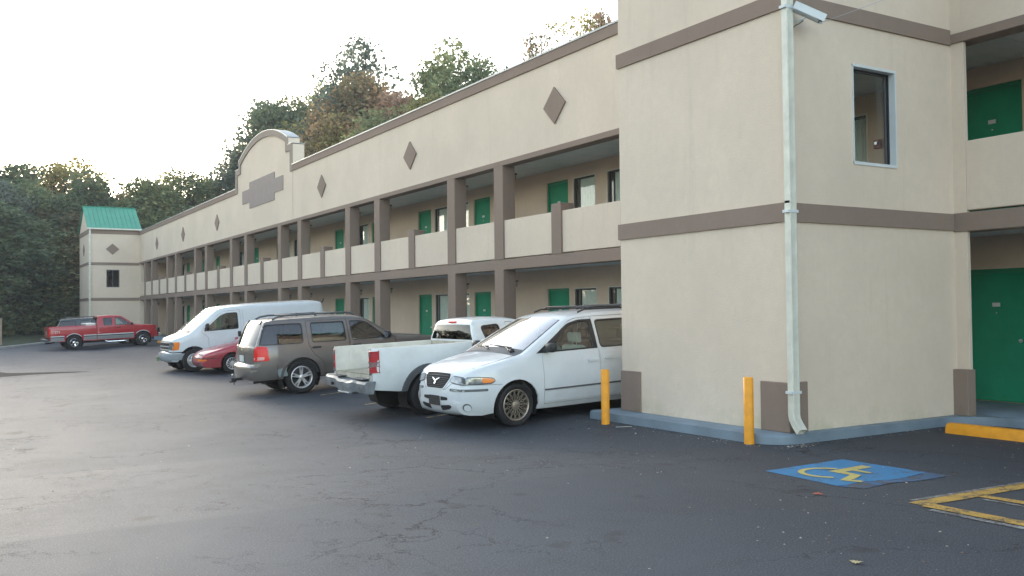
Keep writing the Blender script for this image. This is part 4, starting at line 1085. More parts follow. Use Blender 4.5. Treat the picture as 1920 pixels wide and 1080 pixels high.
# ================================================================= grey-brown SUV (tail towards the lane)
def suv(name, label, o, deg, body, detail=True, group=None):
    ch = [(.66, .30, .02), (.80, .34, .06), (.86, .46, .10), (.85, .62, .11), (.80, .70, .09), (.80, .90, .09), (.74, 1.0, .07), (.45, 1.06, .05), (.0, 1.11, .05), (-.44, 1.145, .05), (-.50, 1.155, .05), (-1.18, 1.60, .05), (-1.36, 1.66, .04), (-1.8, 1.695, .035), (-2.6, 1.70, .035), (-3.3, 1.69, .03), (-3.56, 1.665, .03), (-3.64, 1.625, .03),
          (-3.83, 1.16, .06), (-3.87, 1.08, .07), (-3.89, .80, .07), (-3.90, .70, .06), (-3.95, .69, .06), (-3.97, .60, .07), (-3.95, .42, .07), (-3.88, .36, .03)]
    sec = [(.30, .86), (.40, .90), (.6, .925), (.85, .925), (1.02, .91), (1.12, .89), (1.35, .81), (1.55, .735), (1.67, .68), (1.75, .62)]
    plan = [(-4.05, .34), (-3.95, .24), (-3.8, .12), (-3.6, .04), (-3.3, 0), (-.3, 0), (.2, .02), (.55, .07), (.75, .16), (.9, .26)]
    sh = Shell(ch, sec, plan, .07)
    c = Car(name, label, 'SUV', o, deg, 2.89, sh, body, .775, group)
    wb = 2.89; zb = .36
    wr = [.05, .05, .05, .05]
    fd = rpoly([(-.52, .42), (-.52, 1.05), (-.56, 1.155), (-1.18, 1.56), (-1.32, 1.60), (-1.70, 1.62), (-1.70, .42)], [.04, .02, .02, .05, .05, .02, .04], 3)
    fw_ = rpoly([(-.76, 1.135), (-1.63, 1.135), (-1.63, 1.565), (-1.38, 1.56), (-1.20, 1.51)], [.03, .04, .04, .06, .05], 3)
    rd = rpoly([(-1.71, .42), (-1.71, 1.62), (-2.70, 1.63), (-2.70, 1.1), (-2.62, .88), (-2.36, .70), (-2.36, .42)], [.04, .02, .05, .1, .15, .15, .05], 3)
    rw_ = rpoly([(-1.78, 1.135), (-2.60, 1.14), (-2.58, 1.575), (-1.78, 1.565)], .05, 3)
    qw = rpoly([(-2.82, 1.14), (-3.79, 1.15), (-3.64, 1.585), (-2.80, 1.58)], [.07, .03, .04, .06], 3)
    bottom = [(-3.90, .36), (-3.5, .37)]+arch(-wb, .445, zb+.01, .38)+[(-2.3, zb), (-.6, zb)]+arch(0, .445, zb, .38)+[(.6, .32), (.66, .30)]
    out = bottom+[(p[0], p[1]) for p in sh.C[1:-1]]
    for sg in (1, -1): c.side_panel('body_side', out, [fd, rd, qw], sg)
    c.doors([(fd, [fw_], (-1.54, 1.01)), (rd, [rw_], (-2.52, 1.02))], GL_CLEAR)
    for sg in (1, -1): c.side_panel('window_tint', rw_, (), sg, GL_DARK, 0, -.02)
    c.fixed([qw], GL_DARK)
    def pred(x, z, t, i):
        if -1.16 < x < -.54 and z > 1.17: return 'ws' if abs(t) < .90 else 'body'
        if x < -3.63 and 1.14 < z < 1.625: return 'rw' if abs(t) < .95 else 'body'
        return 'body'
    c.strips(pred, {'body': ('body_shell', body), 'ws': ('windshield', GL_WS), 'rw': ('rear_window', GL_BLACK)}, 30)
    c.underbody(-3.6, .50, .32, .55, .55); c.liners([(0, .38), (-wb, .38)], .445); c.tub(-3.7, -.58, 1.10)
    c.seats([-1.25], SEATD, 1.07, .37); c.seats([-2.2], SEATD, 1.05, .38); c.dash(-.78, 1.08, .72)
    c.wheels([0, -wb], .372, .245, .246, 'five' if detail else 'slot', ALLOY)
    c.mirror(-.80, 1.14, BLACKP, (.10, .22, .17))
    for sg in (1, -1):
        for wx in (0, -wb):
            lip = arch(wx, .50, .37, .38, 20); li = arch(wx, .443, .37, .38, 20); c.side_panel('arch_flare', lip+li[::-1], (), sg, body, .03, .022)
        c.side_panel('door_moulding', [(-.54, .62), (-2.35, .62), (-2.35, .665), (-.54, .665)], (), sg, body, .01, .014)
        tl = rpoly([(.66, .80), (.68, 1.12), (.80, 1.12), (.90, 1.10), (.97, .80)], [.02, .03, .02, .04, .03], 3)
        q = c.nose_panel('tail_light', tl, sg, RED_L, rear=True, d=.012, flange=.03)
        c.nose_panel('reverse_lens', rpoly([(.69, .82), (.69, .89), (.86, .89), (.86, .82)], .02, 3), sg, mat('pink_lens', (.75, .35, .33), .15, coat=1), rear=True, d=.017, flange=.003, parent=q)
        c.nose_panel('headlight', rpoly([(.52, .74), (.54, .90), (.80, .90), (.92, .87), (.92, .76)], .03, 3), sg, LENS, d=.01, flange=.02)
        rl = [[(-1.45, sg*.615, 1.705), (-1.55, sg*.61, 1.75), (-1.75, sg*.605, 1.775), (-3.1, sg*.605, 1.775), (-3.3, sg*.61, 1.75), (-3.42, sg*.61, 1.70)]]
        bars(c, 'roof_rail', rl, .022, GREYP)
        for x in (-2.4,): bars(c, 'rail_foot', [[(x, sg*.61, 1.72), (x, sg*.607, 1.80)]], .03, GREYP)
    for x in (-1.95, -2.95): bars(c, 'roof_crossbar', [[(x, -.60, 1.78), (x, .60, 1.78)]], .018, GREYP)
    if detail:
        # tailgate details: seams, lower panel, plate recess, badge, hinge posts, wiper
        c.nose_panel('tailgate_seam', [(-.66, .74), (-.64, 1.125), (.64, 1.125), (.66, .74), (.65, .74), (.63, 1.115), (-.63, 1.115), (-.65, .74)], 1, BLACKP, rear=True, d=.002, flange=.004)
        c.nose_panel('plate_recess', rpoly([(-.24, .76), (.24, .76), (.22, .95), (-.22, .95)], .04, 3), 1, GREYP, rear=True, d=.003, flange=.006)
        c.nose_panel('tailgate_handle', rpoly([(-.24, .955), (.24, .955), (.24, .985), (-.24, .985)], .01, 2), 1, body, rear=True, d=.022, flange=.02)
        c.nose_panel('badge', [(.05*math.cos(a), 1.05+.028*math.sin(a)) for a in np.linspace(0, 2*math.pi, 14)[:-1]], 1, CHROME, rear=True, d=.012, flange=.01)
        c.plate(-3.965, .85, True, .29, .145)
        for sg in (1, -1): bars(c, 'glass_hinge', [[(-3.60, sg*.45, 1.69), (-3.665, sg*.45, 1.60)]], .014, BLACKP)
        bars(c, 'rear_wiper', [[(-3.86, .25, 1.16), (-3.85, -.05, 1.20), (-3.85, -.25, 1.205)]], .010, BLACKP)
        # bumper with step pad, cover edges lighter
        bm = bmesh.new(); panel(bm, [(-.92, .655), (-.92, .69), (.92, .69), (.92, .655)], (), sh.nose(1, True), .05, .02, .012); c.part('bumper_top_edge', bm, body)
        c.nose_panel('bumper_patch', rpoly([(1.18, .42), (1.17, .60), (1.36, .63), (1.40, .43)], .04, 3), -1, mat('bare_primer', (.25, .32, .33), .6, var=.3), rear=True, d=.004, flange=.004)
        for sg in (1, -1): c.side_panel('bumper_seam', [(-3.46, .40), (-3.45, .70), (-3.44, .70), (-3.45, .40)], (), sg, BLACKP, .004, .002)
        fl = [(-3.32+.085*math.cos(a), 1.0+.085*math.sin(a)) for a in np.linspace(0, 2*math.pi, 22)[:-1]]
        c.side_panel('fuel_door', fl, (), -1, body, .01, .003); c.side_panel('fuel_door_seam', shrink(fl, -.006), [shrink(fl, .0005)], -1, GREYP, .002, .0015)
        # tow hitch with ball
        hb = boxes('tow_hitch', [(-4.22, -3.75, -.03, .03, .36, .42), (-4.26, -4.12, -.035, .035, .33, .36)], DARK, c.root)
        bm = bmesh.new(); tube(bm, [(-4.19, 0, .42), (-4.19, 0, .47)], .015); bmesh.ops.create_uvsphere(bm, u_segments=12, v_segments=8, radius=.026, matrix=Matrix.Translation((-4.19, 0, .49))); tube(bm, [(-4.17, 0, .34), (-4.17, 0, .27)], .018); c.part('tow_ball', bm, CHROME, parent=hb)
        bars(c, 'exhaust_pipe', [[(-3.4, -.55, .34), (-3.9, -.57, .33)]], .032, DARK)
    return c

# ================================================================= pickups
def truck(kind):
    if kind == 'white':
        wb = 2.95; o, deg = PK; body = WHITET; zb = .42; zrail = 1.215; xcab = -2.02; xend = -4.02; R_ = .365; rimr = .225; tr = .755
        ch = [(.62, .38, .02), (.78, .40, .06), (.83, .52, .09), (.81, .68, .09), (.77, .90, .07), (.68, .97, .05), (.2, 1.04, .05), (-.22, 1.085, .05), (-.28, 1.10, .05), (-.86, 1.52, .05), (-1.0, 1.575, .04), (-1.4, 1.61, .035), (-1.85, 1.60, .03), (-1.93, 1.57, .02), (-1.96, 1.52, .02), (-2.015, 1.24, .02), (-2.02, .44, .0)]
        sec = [(.34, .82), (.45, .85), (.7, .88), (.95, .885), (1.14, .875), (1.22, .86), (1.38, .77), (1.52, .70), (1.60, .64)]
    else:
        wb = 3.60; o, deg = RT; body = REDP; zb = .44; zrail = 1.30; xcab = -2.42; xend = -4.83; R_ = .40; rimr = .215; tr = .82
        ch = [(.70, .50, .02), (.82, .52, .05), (.86, .62, .06), (.84, .74, .05), (.82, 1.06, .04), (.74, 1.14, .04), (.2, 1.20, .04), (-.38, 1.245, .04), (-.44, 1.26, .04), (-1.05, 1.74, .04), (-1.2, 1.79, .03), (-1.7, 1.82, .03), (-2.2, 1.80, .03), (-2.32, 1.77, .02), (-2.36, 1.70, .02), (-2.42, 1.35, .02), (-2.425, .50, .0)]
        sec = [(.40, .92), (.5, .95), (.75, .975), (1.0, .975), (1.22, .955), (1.30, .93), (1.5, .85), (1.7, .77), (1.82, .70)]
    plan = [(xend-.1, .05), (xend+.1, .02), (xend+.6, 0), (-.3, 0), (.2, .015), (.5, .05), (.72, .13), (.85, .2)]
    sh = Shell(ch, sec, plan, .06)
    nm = ('white_pickup', 'white compact pickup with open dented tail, no tailgate, and black rear window, beside the minivan') if kind == 'white' else ('red_pickup', 'red long extended-cab pickup with silver lower trim parked side-on before the far tower')
    c = Car(nm[0], nm[1], 'pickup truck', o, deg, wb, sh, body, tr)
    ar = R_+.07
    if kind == 'white':
        fd = rpoly([(-.30, .44), (-.30, 1.02), (-.36, 1.10), (-.86, 1.46), (-1.0, 1.52), (-1.26, 1.54), (-1.26, .44)], [.04, .02, .02, .05, .05, .02, .04], 3)
        fwn = rpoly([(-.48, 1.10), (-1.20, 1.10), (-1.20, 1.48), (-1.03, 1.475), (-.88, 1.42)], .05, 3)
        qwn = rpoly([(-1.40, 1.16), (-1.74, 1.14), (-1.80, 1.48), (-1.42, 1.50)], [.05, .08, .07, .05], 3)
    else:
        fd = rpoly([(-.45, .52), (-.45, 1.15), (-.50, 1.25), (-1.04, 1.67), (-1.2, 1.72), (-1.50, 1.74), (-1.50, .52)], [.04, .02, .02, .05, .05, .02, .04], 3)
        fwn = rpoly([(-.62, 1.26), (-1.44, 1.26), (-1.44, 1.68), (-1.24, 1.675), (-1.06, 1.62)], .05, 3)
        qwn = rpoly([(-1.62, 1.27), (-2.06, 1.27), (-2.08, 1.66), (-1.62, 1.67)], .05, 3)
    out = [(xcab-.005, zb+.02), (-.6, zb)]+arch(0, ar, zb, R_)+[(ch[0][0]-.04, ch[0][1]), (ch[0][0], ch[0][1])]+[(p[0], p[1]) for p in sh.C[1:-1]]
    for sg in (1, -1): c.side_panel('cab_side', out, [fd, qwn], sg)
    c.doors([(fd, [fwn], (fd[0][0]-.80, zrail-.17))], GL_CLEAR, handle=BLACKP if kind == 'red' else WHITET)
    c.fixed([qwn], GL_DARK)
    zt = 1.52 if kind == 'white' else 1.72
    def pred(x, z, t, i):
        if ch[9][0]+.02 < x < ch[8][0]-.02 and z > ch[8][1]: return 'ws' if abs(t) < .90 else 'body'
        if x < ch[14][0]+.03 and zrail+.02 < z < zt-.01: return 'rw' if abs(t) < .96 else 'body'
        return 'body'
    c.strips(pred, {'body': ('cab_shell', body), 'ws': ('windshield', GL_WS), 'rw': ('rear_window', GL_BLACK if kind == 'white' else GL_DARK)}, 30)
    c.tub(xcab+.1, -.4, zrail-.08, .5); c.seats([-.95], SEATD, zrail-.10, .36); c.dash(-.55, zrail-.12, .68)
    # --- bed: outer sides, inner walls, floor, front wall
    bx0, bx1 = xend, xcab-.02
    zf = .78 if kind == 'white' else .88
    bo = [(bx0+.02, zb+.10), (bx0+.5, zb+.04)]+arch(-wb, ar, zb+.04, R_)+[(bx1, zb+.02), (bx1, zrail-.01), (bx1-.02, zrail), (bx0+.02, zrail), (bx0, zrail-.03)]
    for sg in (1, -1):
        s_ = c.side_panel('bed_side', bo, (), sg)
        bm = bmesh.new(); X = np.linspace(bx0, bx1, 12); iw = .70 if kind == 'white' else .80
        A = [bm.verts.new((x, sg*(sh.y(x, zrail)), zrail)) for x in X]; B = [bm.verts.new((x, sg*iw, zrail)) for x in X]; D = [bm.verts.new((x, sg*iw, zf)) for x in X]
        for i in range(11): bm.faces.new((A[i], A[i+1], B[i+1], B[i])); bm.faces.new((B[i], B[i+1], D[i+1], D[i]))
        # rear post closing the hollow side
        E_ = [bm.verts.new((bx0, sg*sh.y(bx0, z), z)) for z in np.linspace(zb+.12, zrail, 6)]; F_ = [bm.verts.new((bx0, sg*iw, z)) for z in np.linspace(zb+.12, zrail, 6)]
        for i in range(5): bm.faces.new((E_[i], E_[i+1], F_[i+1], F_[i]))
        c.part('bed_inner_wall', bm, mat('bed_wall_bounce_tint', (.70, .71, .66), .6, var=.2, vsc=5) if kind == 'white' else body, False)  # white bed walls: cream cast of shade and bounce put into the colour
        bm = bmesh.new(); prism(bm, rpoly([(bx0+.25, zf+.08), (bx1-.2, zf+.08), (bx1-.2, zrail-.09), (bx0+.25, zrail-.09)], .04, 3), lambda u, v, d: (u, sg*(iw-d), v), .0, .008); c.part('bed_wall_panel', bm, mat('bed_wall_bounce_tint', (.70, .71, .66), .6) if kind == 'white' else body, False)
        if kind == 'white':
            bm = bmesh.new()
            for z in (zf+.02, zrail-.10): tube(bm, [(bx0-.006, sg*(iw+.05), z), (bx0-.006, sg*(iw+.09), z)], .02, 8); tube(bm, [(bx0-.012, sg*(iw+.06), z-.03), (bx0-.012, sg*(iw+.06), z+.04)], .012, 6)
            c.part('tailgate_striker', bm, GREYP)
    bm = bmesh.new(); iw = .70 if kind == 'white' else .80
    n = 23
    for k in range(n):       # corrugated floor
        y0 = -iw+2*iw*k/n; y1 = -iw+2*iw*(k+1)/n; z = zf+(.012 if k % 2 else 0); f = [bm.verts.new(p) for p in ((bx0, y0, z), (bx1, y0, z), (bx1, y1, z), (bx0, y1, z))]; bm.faces.new(f)
        f = [bm.verts.new(p) for p in ((bx0, y1, zf), (bx1, y1, zf), (bx1, y1, zf+.012), (bx0, y1, zf+.012))]; bm.faces.new(f)
    bm_box(bm, bx1-.03, bx1, -iw-.1, iw+.1, zf-.1, zrail-.002); bm_box(bm, bx0, bx0+.03, -iw-.05, iw+.05, zf-.09, zf-.002)
    c.part('bed_floor', bm, mat('worn_bed_paint', (.50, .48, .40), .7, var=.35, vsc=4), False)
    for sg in (1, -1):     # wheel houses inside the bed
        bm = bmesh.new(); A = []; B = []
        for px, pz in arch(-wb, ar+.04, zf, R_, 12): A.append(bm.verts.new((px, sg*iw, max(pz, zf)))); B.append(bm.verts.new((px, sg*(iw-.16), max(pz, zf))))
        for i in range(11): bm.faces.new((A[i], A[i+1], B[i+1], B[i]))
        bm.faces.new(B); c.part('wheel_house', bm, body, False)
    c.underbody(xend+.70, .7, zb+.02 if kind == 'white' else zb-.10, zf-.1, .45); c.liners([(0, R_), (-wb, R_)], ar)
    if kind == 'white':
        c.wheels([0, -wb], R_, .245, rimr, 'steel', ALLOY, 0)
        for sg in (1, -1):
            for wx in (-wb, 0):
                lip = arch(wx, ar+.10, zb+.03, R_, 20); li = arch(wx, ar-.005, zb+.03, R_, 20); c.side_panel('fender_flare', lip+li[::-1], (), sg, GREYP, .04, .035)
            tl = rpoly([(-.008, .745), (-.008, 1.09), (.115, 1.09), (.115, .745)], .012, 2)
            fnt = lambda u, v, d, sg=sg: ((xend-.012-d*.3) if u < 0 else xend+u-.012, sg*(sh.y(xend+max(u, 0), v)+d-(-u*9 if u < 0 else 0)), v)
            bm = bmesh.new(); y0 = sh.y(xend, .9)
            bmesh.ops.create_cube(bm, size=1)
            for v in bm.verts: v.co = Vector((xend+.065+v.co.x*.15, sg*(y0-.025+v.co.y*.07), .99+v.co.z*.36))
            bmesh.ops.bevel(bm, geom=bm.edges[:], offset=.014, segments=3, affect='EDGES', profile=.6)
            q = c.part('tail_light', bm, mat('deep_red_lens', (.42, .008, .010), .22, coat=.4, spec=.4))
            bm = bmesh.new(); bmesh.ops.create_cube(bm, size=1)
            for v in bm.verts: v.co = Vector((xend+.063+v.co.x*.151, sg*(y0-.025+v.co.y*.072), .95+v.co.z*.075))
            bmesh.ops.bevel(bm, geom=bm.edges[:], offset=.012, segments=2, affect='EDGES'); c.part('reverse_lens', bm, mat('smoky_lens', (.20, .10, .10), .2, coat=1), parent=q)
        # bent chrome step bumper
        bm = bmesh.new(); prev = None; rb = random.Random(8); ys = np.linspace(-.86, .86, 15)
        for i, y in enumerate(ys):
            dx = -.10-.05*math.cos(y*1.2)+(rb.uniform(-.012, .012) if -.5 < y < .6 else 0); dz = rb.uniform(-.006, .006)-(.03 if -.35 < y < .35 else 0)+.03*(y/.86)
            top = .70+dz; bot = .50+dz+(.0 if abs(y) > .3 else -.03)
            ring = [bm.verts.new((xend+.05, y, top)), bm.verts.new((xend+dx, y, top)), bm.verts.new((xend+dx-.03, y, top-.04)), bm.verts.new((xend+dx-.025+rb.uniform(-.004, .004), y, (top+bot)/2)), bm.verts.new((xend+dx-.0, y, bot)), bm.verts.new((xend+.0, y, bot-.01))]
            if prev:
                for k in range(5): bm.faces.new((prev[k], prev[k+1], ring[k+1], ring[k]))
            else: bm.faces.new(ring)
            prev = ring
        bm.faces.new(prev); q = c.part('bent_bumper', bm, STEELB, False)
        boxes('bumper_step', [(xend-.20, xend-.02, -.26, .22, .44, .475)], STEELB, c.root, .01)
        [boxes('step_pad', [b_], GREYP, q) for b_ in ((xend-.14, xend+.02, .25, .72, .715, .725), (xend-.14, xend+.02, -.70, -.22, .70, .712))]
        boxes('hitch_hole', [(xend-.215, xend-.18, .42, .47, .56, .61)], DARK, q)
        # third brake light, window sticker, wiper cowls
        boxes('third_brake_light', [(-1.99, -1.93, -.13, .13, 1.545, 1.575)], RED_L, c.root, .006)
        bm = bmesh.new(); prism(bm, [(0, 0), (.03, -.04), (.045, -.10), (.065, -.05), (.07, .02), (.10, .035), (.06, .06), (.02, .055), (-.01, .03)], lambda u, v, d: (-2.065-.0, .46+u*.8, 1.30+v*.9), 0, .001)
        for v in bm.verts: v.co.x = -2.044+(v.co.z-1.24)*.17
        c.part('window_sticker', bm, PLATE, False)
        bars(c, 'mud_flap_bar', [[(-wb-.1, -.5, .38), (-wb-.1, .5, .38)]], .05, DARK)
        c.side_panel('fuel_door', rpoly([(-2.45, .88), (-2.20, .88), (-2.20, 1.02), (-2.45, 1.02)], .02, 2), (), -1, body, .008, .003)
        boxes('differential', [(-wb-.12, -wb+.14, -.12, .14, .26, .50)], DARK, c.root, .05)
        for sg in (1, -1): c.nose_panel('headlight', rpoly([(.50, .72), (.50, .90), (.80, .90), (.86, .74)], .03, 3), sg, LENS, d=.01)
        c.mirror(-.50, 1.10, BLACKP)
    else:
        c.wheels([0, -wb], R_, .26, rimr, 'slot', CHROME, 0)
        for sg in (1, -1):
            for (a, b) in ((xend+.06, -wb-ar-.02), (-wb+ar+.02, bx1-.01), (xcab+.0, -ar-.03)):
                c.side_panel('trim_strip', [(a, .745), (b, .745), (b, .80), (a, .80)], (), sg, WHITE, .01, .014)
                c.side_panel('trim_groove', [(a, .70), (b, .70), (b, .744), (a, .744)], (), sg, BLACKP, .01, .008)
                c.side_panel('lower_paint', [(a, .50), (b, .50), (b, .699), (a, .699)], (), sg, SILV, .01, .006)
            for wx in (0, -wb):
                lip = arch(wx, ar+.035, .72, R_, 20); li = arch(wx, ar, .72, R_, 20); c.side_panel('arch_trim', lip+li[::-1], (), sg, WHITE, .02, .016)
            c.nose_panel('headlight', rpoly([(.50, .86), (.50, 1.04), (.80, 1.04), (.88, .87)], .02, 3), sg, LENS, d=.01)
            bars(c, 'step_bar', [[(-.75, sg*.90, .42), (-.85, sg*1.0, .36), (-1.9, sg*1.0, .36), (-2.0, sg*.90, .42)]], .035, CHROME)
        boxes('tailgate', [(xend-.03, xend+.02, -.78, .78, .72, 1.30)], body, c.root, .01)
        for sg in (1, -1): boxes('tail_light', [(xend-.02, xend+.06, min(sg*.80, sg*.955), max(sg*.80, sg*.955), .80, 1.22)], RED_L, c.root, .012)
        c.plate(xend-.035, .98, True, .5, .20, 0, mat('pale_tailgate_panel', (.30, .29, .26), .6))
        boxes('rear_bumper', [(xend-.24, xend-.02, -.92, .92, .50, .66)], GREYP, c.root, .03); boxes('front_bumper', [(.86, .98, -.90, .90, .50, .70)], CHROME, c.root, .03); boxes('push_bar', [(.985, 1.04, -.45, .45, .55, .98)], BLACKP, c.root, .02)
        bars(c, 'exhaust_pipe', [[(xend+.3, -.6, .45), (xend-.2, -.66, .42)]], .035, DARK)
        tb = boxes('toolbox', [(xcab-.55, xcab-.05, -.86, .86, 1.28, 1.42)], ALLOY, c.root, .02)
        t = text_mesh('Z71', .17); t.materials.append(PLATE); q = link('side_decal', t, None, c.root); q.rotation_euler = (R(90), 0, 0); q.location = (-4.42, -(sh.y(-4.42, 1.0)+.006), 1.0)
        for k, z in enumerate((1.04,)): pass
        c.mirror(-.62, 1.25, BLACKP)
        c.nose_panel('grille', rpoly([(-.46, .80), (.46, .80), (.46, 1.02), (-.46, 1.02)], .02, 2), 1, BLACKP, d=.01)
    return c

# ================================================================= white cargo van
def van():
    ch = [(.50, .34, .02), (.64, .36, .05), (.68, .46, .08), (.67, .62, .08), (.60, .66, .08), (.60, .98, .08), (.55, 1.05, .07), (.36, 1.11, .06), (.12, 1.19, .05), (.05, 1.23, .06), (-.74, 1.87, .06), (-.92, 1.96, .05), (-1.6, 2.01, .05), (-3, 2.03, .05), (-4.1, 2.03, .05), (-4.3, 2.0, .04), (-4.36, 1.93, .03), (-4.44, 1.2, .02), (-4.46, .66, .02), (-4.52, .64, .02), (-4.53, .46, .02), (-4.45, .40, .02)]
    sec = [(.30, .93), (.4, .965), (.6, .995), (.95, 1.005), (1.25, .985), (1.6, .93), (1.9, .875), (2.05, .82)]
    plan = [(-4.6, .05), (-4.4, .02), (-4.0, 0), (-.7, 0), (-.2, .02), (.05, .055), (.3, .09), (.5, .14), (.62, .20), (.72, .28)]
    sh = Shell(ch, sec, plan, .10)
    c = Car('cargo_van', 'long white windowless cargo van with grey bumper parked nose out behind the red coupe', 'van', VN[0], VN[1], 2.90, sh, WHITEV, .86)
    wb = 2.90; zb = .40
    fd = rpoly([(-.46, .46), (-.46, 1.05), (-.24, 1.24), (-.82, 1.77), (-.98, 1.85), (-1.52, 1.88), (-1.52, .46)], [.04, .05, .03, .05, .05, .03, .04], 3)
    fw_ = rpoly([(-.34, 1.26), (-1.42, 1.28), (-1.42, 1.79), (-1.08, 1.78), (-.88, 1.71)], [.03, .05, .06, .05, .05], 3)
    bottom = [(-4.45, .40), (-4.0, .40)]+arch(-wb, .44, zb, .37)+[(-2.2, zb), (-.6, zb)]+arch(0, .44, zb-.02, .37)+[(.47, .345), (.50, .34)]
    out = bottom+[(p[0], p[1]) for p in sh.C[1:-1]]
    for sg in (1, -1): c.side_panel('body_side', out, [fd], sg, step=.12)
    c.doors([(fd, [fw_], None)], GL_CLEAR)
    def pred(x, z, t, i):
        if -.73 < x < .03 and z > 1.26: return 'ws' if abs(t) < .86 and x > -.69 else ('seal' if abs(t) < .91 else 'body')
        if x < -4.37 and 1.30 < z < 1.85: return 'rw' if .12 < abs(t) < .85 else 'body'
        if .03 <= x < .12 and abs(t) < .9: return 'seal'
        return 'body'
    c.strips(pred, {'body': ('body_shell', WHITEV), 'ws': ('windshield', GL_VAN), 'rw': ('rear_window', GL_DARK), 'seal': ('windshield_seal', BLACKP)}, 28)
    c.underbody(-4.1, .35, .30, .6, .66); c.liners([(0, .37), (-wb, .37)], .44); c.tub(-1.6, .0, 1.22); c.seats([-.95], SEATD, 1.25, .42); c.dash(-.25, 1.20, .75)
    boxes('cargo_bulkhead', [(-1.66, -1.62, -.84, .84, .6, 1.95)], SEATD, c.root)
    c.wheels([0, -wb], .365, .235, .212, 'steel', ALLOY)
    g = c.nose_panel('grille', rpoly([(-.52, .70), (.52, .70), (.52, .97), (-.52, .97)], .03, 3), 1, DARK, d=.01)
    for z in (.705, .81, .93): c.nose_panel('grille_bar', [(-.52, z), (.52, z), (.52, z+.035), (-.52, z+.035)], 1, ALLOY, d=.026, flange=.02, parent=g)
    for sg in (1, -1):
        q = c.nose_panel('headlight', rpoly([(.53, .72), (.53, .96), (.76, .96), (.76, .72)], .02, 3), sg, LENS, d=.012)
        c.nose_panel('turn_signal', rpoly([(.765, .71), (.765, .97), (.93, .96), (.93, .72)], .02, 3), sg, AMBER, d=.012)
        bm = bmesh.new(); x, z = -1.44, 1.10
        prism(bm, rpoly([(x-.05, z-.09), (x+.05, z-.09), (x+.05, z+.09), (x-.05, z+.09)], .03, 3), sh.side(sg), .004, .02); bmesh.ops.recalc_face_normals(bm, faces=bm.faces); c.part('door_handle', bm, BLACKP)
        c.side_panel('cargo_seam', [(-1.62, .46), (-1.60, 1.88), (-1.595, 1.88), (-1.615, .46)], (), sg, GREYP, .003, .001)
    c.nose_panel('front_bumper', rpoly([(-1.30, .40), (-1.30, .60), (1.30, .60), (1.30, .40)], .03, 3), 1, BUMPG, d=.03, flange=.06)
    c.nose_panel('bumper_gap', [(-1.18, .625), (-1.18, .655), (1.18, .655), (1.18, .625)], 1, DARK, d=.006, flange=.01)
    bm = bmesh.new(); prism(bm, rpoly([(-.62, .34), (-.30, .34), (-.30, .50), (-.62, .50)], .01, 2), lambda u, v, d: (.79+d, u, v), 0, .01); c.part('front_plate', bm, mat('green_plate', (.12, .22, .10), .5, var=.4, vsc=20), False)
    bars(c, 'roof_antenna', [[(-4.34, .70, 1.96), (-4.41, .72, 2.0), (-4.46, .72, 2.10)]], .022, BLACKP)
    c.mirror(-.42, 1.33, BLACKP, (.10, .20, .22)); bars(c, 'wiper', [[(.04, .5, 1.31), (-.02, .1, 1.35)], [(.04, -.1, 1.33), (-.02, -.5, 1.35)]], .012, BLACKP)
    return c

